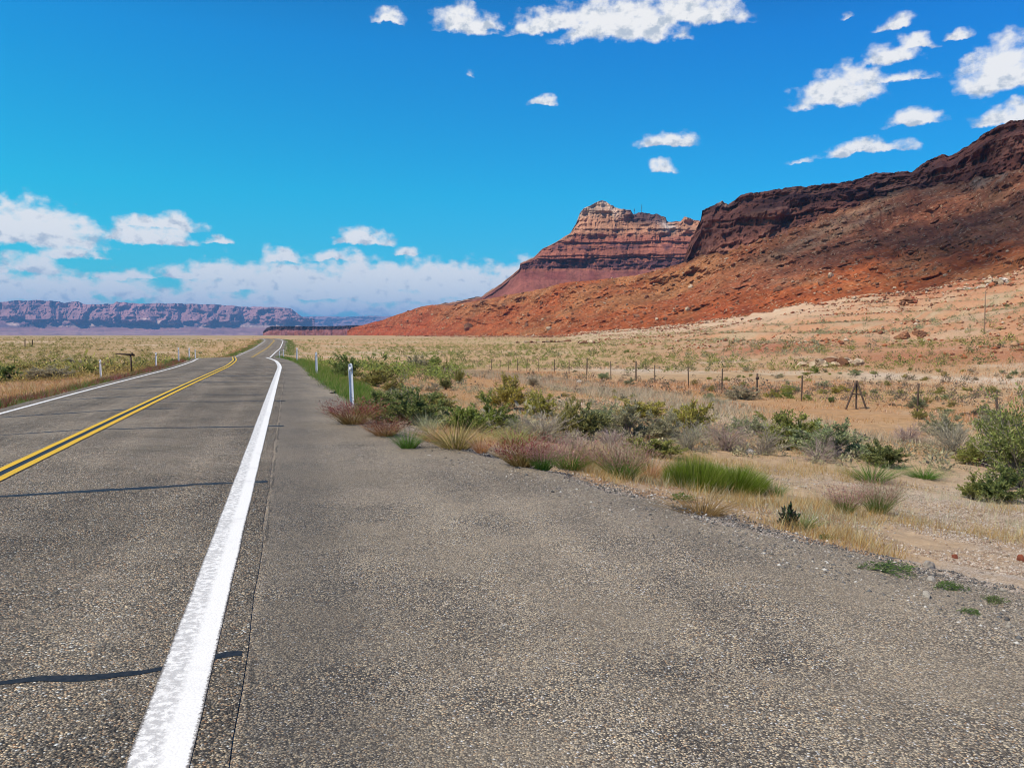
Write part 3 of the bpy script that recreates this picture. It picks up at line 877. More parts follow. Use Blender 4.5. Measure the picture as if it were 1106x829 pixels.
def col_talus(x, y, z, S, U, nz):
    n = fbm(x / 45, y / 45, z / 30, octv=5, seed=171)
    n2 = fbm(x / 12, y / 12, z / 12, octv=4, seed=173)
    n3 = fbm(U / 90 + S * 0.8, S * 1.6, octv=4, seed=175)
    rust = np.array([0.345, 0.092, 0.030]); ochre = np.array([0.36, 0.148, 0.056]); red = np.array([0.345, 0.068, 0.028])
    c = lerp(np.broadcast_to(rust, x.shape + (3,)), ochre, sstep(n + 0.5 * n3 + 0.25 * (S - 1.2), -0.25, 0.55))
    c = lerp(c, red, sstep(n3 - 0.4 * n, 0.1, 0.7) * (1 - sstep(S, 0.7, 1.6)) * 0.85)
    c = lerp(c, red, (1 - sstep(U, 400, 560)) * 0.75)
    # desert-varnished rubble on the higher slopes to the right
    hi = sstep(U, 700, 900) * sstep(S + 0.5 * n3 + 0.25 * n, 0.75, 1.35)
    c = lerp(c, (0.235, 0.092, 0.050), hi * 0.85)
    c = lerp(c, (0.33, 0.155, 0.082), hi * sstep(n2 + 0.7 * n3, 0.05, 0.5) * 0.75)
    streak = np.exp(-(((S - 2.45) + 0.004 * (U - 900) * -1 + 0.15 * n) / 0.11) ** 2) * sstep(U, 800, 850) * (1 - sstep(U, 955, 990))
    c = lerp(c, (0.40, 0.22, 0.125), streak * 0.85)
    streak = np.exp(-(((S - 2.15) + 0.0035 * (U - 900) * -1 + 0.15 * n) / 0.08) ** 2) * sstep(U, 840, 890) * (1 - sstep(U, 955, 990))
    c = lerp(c, (0.38, 0.22, 0.13), streak * 0.8)
    pal = np.exp(-(((S - 2.72) + 0.1 * n2) / 0.13) ** 2) * sstep(U, 985, 1030)
    c = lerp(c, (0.36, 0.27, 0.20), pal * 0.7 * sstep(n2, -0.3, 0.3))
    c = lerp(c, c * 0.55, sstep(n2, 0.25, 0.6) * 0.55)
    return c
layer('talus_hill', TU, ctrl, [50, 60, 70], M_talus, rel_talus, col_talus, back=(0.2, 0.45), step=0.75, crest=0.7, seed=160)

# dark cliff on top of the talus
LU = [735, 737.5, 739, 746, 753, 757, 758.5, 767, 780, 787, 798, 805, 830, 848, 885, 921, 943, 972, 986, 1001, 1017, 1026, 1048, 1066, 1091, 1106, 1180, 1300, 1500]
LT = [288, 286, 279, 260, 245, 236, 227, 223.5, 217, 221, 212, 208.6, 206, 203, 199.6, 195, 187, 186, 185, 174, 167, 169, 156, 141.6, 131, 129, 112, 100, 96]
TTi = lambda u: float(np.interp(u, TU, TT)); TDi = lambda u: float(np.interp(u, TU, TD))
ctrl = []
for u, t in zip(LU, LT):
    b = TTi(u) + 9
    if u < 739: b = t + 4
    d = TDi(u) - 22
    b = max(b, t + 3)
    ctrl.append([(b + 1, d), (b - 0.35 * (b - t), d + 12), (b - 0.72 * (b - t), d + 20), (t, d + 42)])
def rel_cliff(x, y, z, S, U):
    g = fbm(U / 26 + 0.6 * fbm(U / 18, S * 0.9, octv=3, seed=182), S * 0.8, octv=5, seed=181, ridged=True)
    v = fbm(U / 7, S * 1.4, octv=4, seed=183)
    bed = strata(z + 4 * fbm(U / 40, S * 0.4, octv=3, seed=184), 6.5, 185)
    b = fbm(x / 14, y / 14, z / 10, octv=4, seed=187)
    return 14 * g + 6 * v + 4.5 * bed + 7 * b + 2.5 * fbm(x / 4, y / 4, z / 3, octv=3, seed=188)
def col_cliff(x, y, z, S, U, nz):
    n = fbm(x / 30, y / 30, z / 14, octv=5, seed=189)
    bed = strata(z + 4 * fbm(U / 40, S * 0.4, octv=3, seed=184), 5.0, 191)
    c = lerp(np.broadcast_to((0.27, 0.105, 0.07), x.shape + (3,)), (0.12, 0.052, 0.042), sstep(bed + n, -0.2, 0.6))
    c = lerp(c, (0.36, 0.165, 0.105), sstep(n - 0.4 * bed, 0.15, 0.6) * 0.7)
    c = lerp(c, (0.50, 0.30, 0.20), np.exp(-((U - 781) / 5) ** 2) * sstep(S, 2.6, 2.95))  # peach crest spot: sunlight on the tip put into the rock colour
    c = lerp(c, (0.26, 0.085, 0.05), sstep(U, 980, 1040) * 0.5)
    return c
layer('cliff', LU, ctrl, [30, 34, 50], M_cliff, rel_cliff, col_cliff, back=(0.25, 0.35), step=0.5, crest=1.8, seed=180)
# ------------------------------------------------------------------ a cumulus overhead whose shadow lies on the cliffs
def overhead_cloud():
    import bmesh
    bm = bmesh.new()
    alt = 1500.0
    targets = [(750, 262, 26), (770, 245, 34), (800, 236, 36), (835, 226, 38), (868, 214, 36), (900, 208, 34), (935, 200, 36),
               (968, 202, 34), (1000, 190, 40), (1035, 175, 42), (1070, 155, 44), (1106, 140, 46), (1150, 130, 60),
               (845, 266, 34), (890, 256, 40), (932, 264, 44), (978, 262, 46), (1018, 242, 48), (1062, 236, 50), (1106, 225, 54), (1012, 278, 30),
               (1060, 272, 36), (1110, 268, 44), (960, 230, 34), (1005, 212, 40), (1150, 230, 60), (700, 297, 9), (720, 291, 12), (660, 303, 7)]
    for (u, v, rad) in targets:
        d = TDi(u)
        b = TTi(u)
        if v > b:
            a_, _ = ray(u, 330)
            fr = float(np.interp(a_, _fa, FOOT_R)); fv = float(np.interp(u, FOOT[:, 0], FOOT[:, 1]))
            d = fr + (d - fr) * (fv - v) / (fv - b)
        az, te = ray(u, v)
        p = Vector((d * math.sin(az), d * math.cos(az), CAMZ + d * float(te)))
        c = p + sun_dir * ((alt - p.z) / sun_dir.z)
        n0 = len(bm.verts)
        bmesh.ops.create_icosphere(bm, subdivisions=3, radius=rad)
        bm.verts.ensure_lookup_table()
        vs = bm.verts[n0:]
        co = np.array([q.co for q in vs])
        k = 1 + 0.5 * fbm(co[:, 0] / 22 + u, co[:, 1] / 22, co[:, 2] / 22, octv=3, seed=int(u))
        for q, kk in zip(vs, k):
            q.co = Vector((q.co.x * kk, q.co.y * kk, q.co.z * kk * 0.7)) + c
    me = bpy.data.meshes.new('cloud')
    bm.to_mesh(me); bm.free()
    m, N, bs, out = new_mat('cloud_white')
    bs.inputs['Base Color'].default_value = (0.85, 0.85, 0.86, 1)
    bs.inputs['Roughness'].default_value = 1.0
    tp = N.n('ShaderNodeBsdfTransparent')
    ms = N.n('ShaderNodeMixShader', ins={0: 0.82})
    N.link(bs.outputs[0], ms.inputs[1]); N.link(tp.outputs[0], ms.inputs[2]); N.link(ms.outputs[0], out.inputs[0])
    tag(obj('cloud', me, m), kind='structure')
overhead_cloud()
#@@STRUCTURE_END
# ------------------------------------------------------------------ air: pale even haze round the whole scene
def build_haze():
    m = bpy.data.materials.new('haze_air')
    m.use_nodes = True
    t = m.node_tree
    for n_ in list(t.nodes):
        t.nodes.remove(n_)
    N = NT(t)
    out = N.n('ShaderNodeOutputMaterial')
    pv = N.n('ShaderNodeVolumePrincipled')
    pv.inputs['Color'].default_value = (0.26, 0.55, 1.0, 1)
    pv.inputs['Density'].default_value = HAZE_DENSITY
    pv.inputs['Anisotropy'].default_value = 0.0
    N.link(pv.outputs[0], out.inputs['Volume'])
    x0, x1, y0, y1, z0, z1 = -36000, 36000, -36000, 36000, -14, 900
    v = [(x0, y0, z0), (x1, y0, z0), (x1, y1, z0), (x0, y1, z0), (x0, y0, z1), (x1, y0, z1), (x1, y1, z1), (x0, y1, z1)]
    f = [(0, 3, 2, 1), (4, 5, 6, 7), (0, 1, 5, 4), (1, 2, 6, 5), (2, 3, 7, 6), (3, 0, 4, 7)]
    tag(obj('haze', mesh_np('haze', v, np.array(f)), m), kind='stuff')
HAZE_DENSITY = 5.0e-5
build_haze()

# ------------------------------------------------------------------ plants: materials
def leaf_mat(name, col, var=0.35, hue=(1.0, 1.0, 1.0), trans=0.45, alt=None, alt_p=0.25, rough=0.6):
    m, N, bs, out = new_mat(name)
    g = N.n('ShaderNodeNewGeometry')
    rnd = g.outputs['Random Per Island']
    oi = N.n('ShaderNodeObjectInfo').outputs['Random']
    f = N.smooth(rnd, 0, 1, 1 - var, 1 + var)
    c = N.mix(1.0, (*col, 1), N.n('ShaderNodeCombineColor', ins={0: f, 1: f, 2: f}).outputs[0], 'MULTIPLY')
    if alt:
        r2 = N.math('FRACT', N.math('MULTIPLY', rnd, 17.31))
        c = N.mix(N.smooth(r2, 1 - alt_p - 0.02, 1 - alt_p), c, alt)
    f2 = N.smooth(oi, 0, 1, 0.85, 1.18)
    c = N.mix(1.0, c, N.n('ShaderNodeCombineColor', ins={0: f2, 1: 1.0, 2: f2}).outputs[0], 'MULTIPLY')
    tr = N.n('ShaderNodeBsdfTranslucent')
    N.link(c, tr.inputs[0])
    ms = N.n('ShaderNodeMixShader', ins={0: trans})
    N.link(c, bs.inputs['Base Color'])
    bs.inputs['Roughness'].default_value = rough
    N.link(bs.outputs[0], ms.inputs[1]); N.link(tr.outputs[0], ms.inputs[2])
    N.link(ms.outputs[0], out.inputs[0])
    return m
L = {
    'green': leaf_mat('leaf_green', (0.339, 0.345, 0.085), alt=(0.21, 0.22, 0.08)),
    'deep': leaf_mat('leaf_deep_green', (0.254, 0.271, 0.085), alt=(0.13, 0.17, 0.07)),
    'sage': leaf_mat('leaf_sage', (0.418, 0.401, 0.215), alt=(0.27, 0.26, 0.18)),
    'lime': leaf_mat('leaf_lime', (0.418, 0.401, 0.079), alt=(0.29, 0.28, 0.09)),
    'olive': leaf_mat('leaf_olive', (0.373, 0.333, 0.090), alt=(0.24, 0.20, 0.09)),
    'vivid': leaf_mat('blade_vivid_green', (0.19, 0.235, 0.022), trans=0.3, alt=(0.40, 0.34, 0.11), alt_p=0.16),
    'weed': leaf_mat('weed_green', (0.10, 0.16, 0.035), trans=0.3),
    'verge': leaf_mat('verge_green', (0.100, 0.194, 0.027), trans=0.3, alt=(0.20, 0.22, 0.06)),
    'lush': leaf_mat('verge_lush', (0.103, 0.226, 0.020), trans=0.35, alt=(0.36, 0.31, 0.11), alt_p=0.22),
    'bigolive': leaf_mat('leaf_big_olive', (0.312, 0.297, 0.094), trans=0.35, alt=(0.36, 0.31, 0.13), alt_p=0.35),
    'yellow': leaf_mat('blade_yellow_green', (0.30, 0.29, 0.075), trans=0.3, alt=(0.44, 0.36, 0.16)),
    'red': leaf_mat('plume_red', (0.218, 0.050, 0.036), trans=0.3, alt=(0.36, 0.20, 0.15), alt_p=0.3),
    'pink': leaf_mat('plume_pink', (0.36, 0.19, 0.15), trans=0.3, alt=(0.46, 0.32, 0.23), alt_p=0.35),
    'straw': leaf_mat('blade_straw', (0.50, 0.285, 0.10), trans=0.3, alt=(0.60, 0.46, 0.26), alt_p=0.35),
    'brown': leaf_mat('blade_brown', (0.30, 0.17, 0.065), trans=0.3, alt=(0.42, 0.27, 0.12)),
    'pale': leaf_mat('blade_pale', (0.50, 0.44, 0.28), trans=0.3, alt=(0.40, 0.40, 0.24)),
    'twigleaf': leaf_mat('leaf_grey_brown', (0.25, 0.20, 0.13), alt=(0.17, 0.18, 0.09), alt_p=0.4),
    'twig': leaf_mat('twig_grey', (0.450, 0.372, 0.286), trans=0.0, alt=(0.22, 0.18, 0.15)),
    'bark': leaf_mat('bark_brown', (0.15, 0.11, 0.08), trans=0.0),
    'thistle': leaf_mat('leaf_blackish', (0.040, 0.062, 0.030), trans=0.1, alt=(0.06, 0.045, 0.04)),
}

# ------------------------------------------------------------------ plants: shapes
def unit(v):
    return v / (np.linalg.norm(v, axis=-1, keepdims=True) + 1e-9)

def leaves_arr(pos, direc, length, width, rng, droop=0.0):
    """diamond leaf quads at pos pointing along direc"""
    n = len(pos)
    d = unit(direc)
    side = unit(np.cross(d, rng.normal(size=(n, 3))))
    nrm = np.cross(d, side)
    ln = (length * rng.uniform(0.6, 1.3, n))[:, None]
    wd = (width * rng.uniform(0.7, 1.2, n))[:, None]
    mid = pos + d * ln * 0.5 + nrm * ln * 0.08
    v = np.stack([pos, mid + side * wd * 0.5, pos + d * ln, mid - side * wd * 0.5], 1).reshape(-1, 3)
    f = np.arange(4 * n).reshape(n, 4)
    return v, f

def tubes_arr(paths, radii, sides=3):
    """paths: [n, m, 3]; radii: [n, m]"""
    n, m, _ = paths.shape
    tan = unit(np.gradient(paths, axis=1))
    ref = np.where(np.abs(tan[..., 2:3]) > 0.9, np.array([1.0, 0, 0]), np.array([0, 0, 1.0]))
    a = unit(np.cross(tan, ref)); b = np.cross(tan, a)
    ang = np.arange(sides) / sides * 2 * np.pi
    ring = a[:, :, None] * np.cos(ang)[None, None, :, None] + b[:, :, None] * np.sin(ang)[None, None, :, None]
    v = paths[:, :, None] + ring * radii[:, :, None, None]
    base = (np.arange(n)[:, None, None] * m + np.arange(m - 1)[None, :, None]) * sides
    k = np.arange(sides)[None, None]; k2 = (k + 1) % sides
    f = np.stack([base + k, base + k2, base + sides + k2, base + sides + k], -1).reshape(-1, 4)
    return v.reshape(-1, 3), f

def shrub_meshes(name, seed, n_stem=26, n_leaf=2600, leaf=0.055, lw=0.022, flat=0.85, bare=0.15, lumps=7, stem_r=0.011):
    """unit shrub: about 1 wide, 1 tall, foot at the origin. returns (foliage, stems)"""
    rng = np.random.default_rng(seed)
    lc = rng.normal(size=(lumps, 3)); lc[:, 2] = np.abs(lc[:, 2]) * 0.8 + 0.15
    lc = unit(lc)
    lamp = rng.uniform(0.75, 1.15, lumps)
    az = rng.uniform(0, 2 * np.pi, n_stem)
    up = rng.beta(1.6, 1.3, n_stem)
    d = np.stack([np.cos(az) * np.sqrt(1 - up ** 2), np.sin(az) * np.sqrt(1 - up ** 2), up], 1)
    reach = np.max((d @ lc.T) ** 6 * lamp, axis=1) * 0.55 + 0.42 + rng.uniform(-0.1, 0.12, n_stem)
    tips = d * reach[:, None] * np.array([0.56, 0.56, 1.0])
    m = 6
    w = np.linspace(0, 1, m)
    root = rng.normal(size=(n_stem, 3)) * np.array([0.035, 0.035, 0.0])
    bend = np.stack([w ** 1.25, w ** 1.25, w ** 0.85], -1)
    paths = root[:, None] * (1 - w)[None, :, None] + tips[:, None] * bend[None] + rng.normal(size=(n_stem, m, 3)) * 0.018 * w[None, :, None]
    paths[:, 0, 2] = -0.03
    rad = stem_r * (1 - 0.8 * w)[None] * rng.uniform(0.6, 1.2, n_stem)[:, None]
    # twigs leave the stems
    nt = n_stem * 7
    si = rng.integers(0, n_stem, nt); sw = rng.uniform(0.35, 1.0, nt)
    p0 = tips[si] * np.stack([sw ** 1.25, sw ** 1.25, sw ** 0.85], -1) + root[si] * (1 - sw)[:, None]
    td = unit(d[si] + rng.normal(size=(nt, 3)) * 0.55 + np.array([0, 0, 0.35]))
    tl = rng.uniform(0.08, 0.2, nt)
    w3 = np.linspace(0, 1, 3)
    tp = p0[:, None] + td[:, None] * tl[:, None, None] * w3[None, :, None]
    trad = stem_r * 0.38 * (1 - 0.7 * w3)[None] * np.ones(nt)[:, None]
    v1, f1 = tubes_arr(paths, rad)
    v2, f2 = tubes_arr(tp, trad)
    stems = mesh_np(name + '_stems', np.concatenate([v1, v2]), [f1, f2 + len(v1)], True)
    fol = None
    if n_leaf:
        k = rng.integers(0, nt, n_leaf); lw_ = rng.uniform(0.1, 1.1, n_leaf)
        pos = p0[k] + td[k] * (tl[k] * lw_)[:, None] + rng.normal(size=(n_leaf, 3)) * 0.016
        keep = pos[:, 2] > bare * rng.uniform(0.2, 1.2, n_leaf)
        pos = pos[keep]; kk = k[keep]
        ld = unit(td[kk] * 0.9 + rng.normal(size=(len(pos), 3)) * 0.6 + np.array([0, 0, 0.35]))
        v, f = leaves_arr(pos, ld, leaf, lw, rng)
        fol = mesh_np(name + '_foliage', v, f)
    return fol, stems

def blades_arr(base, direc, length, width, rng, curve=0.35, seg=3):
    """curved tapering grass blades"""
    n = len(base)
    d = unit(direc)
    side = unit(np.cross(d, np.array([0, 0, 1.0])) + rng.normal(size=(n, 3)) * 0.5)
    hor = d * np.array([1, 1, 0.0])
    w = np.linspace(0, 1, seg + 1)
    ln = length[:, None, None]
    c = base[:, None] + d[:, None] * ln * w[None, :, None] + (hor * curve)[:, None] * ln * (w ** 2)[None, :, None] \
        - np.array([0, 0, 1.0]) * (curve * 0.5) * ln * (w ** 2.2)[None, :, None] * np.linalg.norm(hor, axis=1)[:, None, None]
    hw = (width[:, None] * (1 - 0.92 * w)[None] * 0.5)[..., None]
    v = np.stack([c - side[:, None] * hw, c + side[:, None] * hw], 2).reshape(-1, 3)
    m = (seg + 1) * 2
    o = (np.arange(n)[:, None] * m + np.arange(seg)[None] * 2)
    f = np.stack([o, o + 1, o + 3, o + 2], -1).reshape(-1, 4)
    return v, f, c[:, -1]

def tuft_meshes(name, seed, n=420, spread=0.42, foot=0.18, width=0.010, lean=0.75, curve=0.4, lo=0.5, hi=1.0, plume=0):
    """unit tuft about 1 wide 1 tall; optional second mesh of feathery heads"""
    rng = np.random.default_rng(seed)
    a = rng.uniform(0, 2 * np.pi, n); r = np.sqrt(rng.uniform(0, 1, n))
    base = np.stack([np.cos(a) * r * foot, np.sin(a) * r * foot, np.full(n, -0.02)], 1)
    out = np.stack([np.cos(a) * r, np.sin(a) * r, np.zeros(n)], 1) * lean * spread / 0.5 + rng.normal(size=(n, 3)) * 0.14
    out[:, 2] = 1.0
    ln = rng.uniform(lo, hi, n)
    v, f, tip = blades_arr(base, out, ln, width * rng.uniform(0.6, 1.3, n), rng, curve)
    bl = mesh_np(name + '_blades', v, f)
    pl = None
    if plume:
        k = rng.integers(0, n, plume)
        d = unit(out[k])
        pos = base[k] + d * (ln[k] * rng.uniform(0.55, 1.12, plume))[:, None] * np.array([1.0, 1.0, 0.96]) + rng.normal(size=(plume, 3)) * 0.03
        dd = d + rng.normal(size=(plume, 3)) * 0.45 + np.array([0.15, 0, 0])
        vv, ff = leaves_arr(pos, dd, 0.11, 0.011, rng)
        pl = mesh_np(name + '_heads', vv, ff)
    return bl, pl

def mound_meshes(name, seed, n=5200):
    """dense mound of upright green rods: 1 wide, 1 tall"""
    rng = np.random.default_rng(seed)
    a = rng.uniform(0, 2 * np.pi, n); r = np.sqrt(rng.uniform(0, 1, n))
    base = np.stack([np.cos(a) * r * 0.44, np.sin(a) * r * 0.44, np.full(n, -0.03)], 1)
    lump = 0.85 + 0.22 * vnoise(base[:, 0] * 5, base[:, 1] * 5, seed=seed)
    ln = np.sqrt(np.clip(1 - (r * 0.93) ** 2, 0.05, 1)) * lump * rng.uniform(0.72, 1.05, n)
    out = np.stack([np.cos(a) * r * 0.35, np.sin(a) * r * 0.35, np.ones(n)], 1) + rng.normal(size=(n, 3)) * 0.10
    v, f, _ = blades_arr(base, out, ln, 0.010 * rng.uniform(0.6, 1.3, n), rng, 0.18)
    return mesh_np(name + '_blades', v, f)

PROTO = {}
def proto(kind):
    """several ready meshes of each kind of plant, made once and shared"""
    if kind in PROTO:
        return PROTO[kind]
    out = []
    if kind in ('green', 'deep', 'sage', 'lime', 'olive'):
        P = {'green': dict(n_leaf=8000, leaf=0.060, lw=0.022), 'deep': dict(n_leaf=8500, leaf=0.055, lw=0.024),
             'sage': dict(n_leaf=7500, leaf=0.055, lw=0.017), 'lime': dict(n_leaf=6000, leaf=0.065, lw=0.022),
             'olive': dict(n_leaf=7500, leaf=0.05, lw=0.022)}[kind]
        for i in range(4):
            fo, st = shrub_meshes(kind + '_shrub', 1000 + 17 * i + len(kind) * 131, n_stem=34, **P)
            fo.materials.append(L[kind]); st.materials.append(L['bark'] if kind in ('deep', 'olive', 'green') else L['twig'])
            out.append([('foliage', fo), ('stems', st)])
    elif kind == 'twig':
        for i in range(3):
            fo, st = shrub_meshes('twig_shrub', 1500 + i, n_stem=90, n_leaf=500, leaf=0.03, lw=0.012, stem_r=0.0065)
            st.materials.append(L['twig']); fo.materials.append(L['sage'])
            out.append([('stems', st), ('foliage', fo)])
    elif kind == 'big':
        for i in range(1):
            fo, st = shrub_meshes('big_shrub', 1600 + i, n_stem=70, n_leaf=10500, leaf=0.036, lw=0.015, lumps=13, bare=0.08)
            fo.materials.append(L['bigolive']); st.materials.append(L['twig'])
            out.append([('foliage', fo), ('stems', st)])
    elif kind == 'mound':
        for i in range(2):
            me = mound_meshes('green_mound', 1700 + i); me.materials.append(L['vivid'])
            out.append([('blades', me)])
    elif kind in ('red', 'pink'):
        for i in range(3):
            b, p = tuft_meshes(kind + '_tuft', 1800 + i + (50 if kind == 'pink' else 0), n=520, plume=1500, spread=0.5, hi=0.95)
            b.materials.append(L['verge'] if kind == 'pink' else L['brown']); p.materials.append(L[kind])
            out.append([('blades', b), ('seed_heads', p)])
    elif kind in ('yellow', 'straw', 'brown', 'pale', 'weedtuft'):
        for i in range(3):
            b, p = tuft_meshes(kind + '_tuft', 1900 + i + 7 * len(kind), n=420, spread=0.5, hi=1.0, width=0.012)
            b.materials.append(L['verge' if kind == 'weedtuft' else kind])
            out.append([('blades', b)])
    elif kind == 'weed':
        for i in range(3):
            rng = np.random.default_rng(2000 + i)
            n = 620
            a = rng.uniform(0, 2 * np.pi, n); r = np.sqrt(rng.uniform(0, 1, n)) * 0.5 * (0.75 + 0.25 * np.sin(3 * a + i))
            pos = np.stack([np.cos(a) * r, np.sin(a) * r, rng.uniform(0, 0.6, n) * (1 - r)], 1)
            v, f = leaves_arr(pos, rng.normal(size=(n, 3)) + np.array([0, 0, 1.0]) + pos * np.array([1, 1, 0]) * 2, 0.10, 0.035, rng)
            me = mesh_np('creeping_weed_leaves', v, f); me.materials.append(L['weed'])
            out.append([('leaves', me)])
    elif kind == 'thistle':
        fo, st = shrub_meshes('dark_thistle', 2100, n_stem=7, n_leaf=260, leaf=0.16, lw=0.085, lumps=2, bare=0.2, stem_r=0.016)
        fo.materials.append(L['thistle']); st.materials.append(L['bark'])
        out.append([('foliage', fo), ('stems', st)])
    elif kind.startswith('tiny_'):
        base = kind[5:]
        for i in range(5):
            fo, st = shrub_meshes(kind, 2200 + i * 3 + len(kind) * 71, n_stem=22, n_leaf=1300, leaf=0.10, lw=0.036, lumps=5, bare=0.05)
            bpy.data.meshes.remove(st)
            fo.materials.append(L[base])
            out.append(fo)
    PROTO[kind] = out
    return out

_vi = {}
rnd = random.Random(5)
def plant(kind, u, v, w_px, h_px, label, name, cat, group=None, depth=1.0, rz=None):
    """a near plant standing where the photo shows its foot; size from its size in the photo"""
    p, r = on_ground(u, v)
    i = _vi.get(kind, 0); _vi[kind] = i + 1
    var = proto(kind)
    parts = var[i % len(var)]
    e = empty(name, p, rnd.uniform(0, 6.28) if rz is None else rz)
    dist = math.hypot(r, CAMZ - p.z)
    W_, H_ = w_px / FPX * dist, h_px / FPX * dist
    # the plant is given its full breadth in both directions
    e.location.x += p.x / r * W_ * 0.3 * depth
    e.location.y += p.y / r * W_ * 0.3 * depth
    e.location.z = float(surf_z(np.array([e.location.x]), np.array([e.location.y]))[0]) - 0.01
    H_ += max(0.0, p.z - e.location.z)
    e.scale = (W_ * 1.16, W_ * 1.16, H_ * 1.12)
    for nm, me in parts:
        obj(nm, me, None, e)
    tag(e, label, cat, group)
    return e
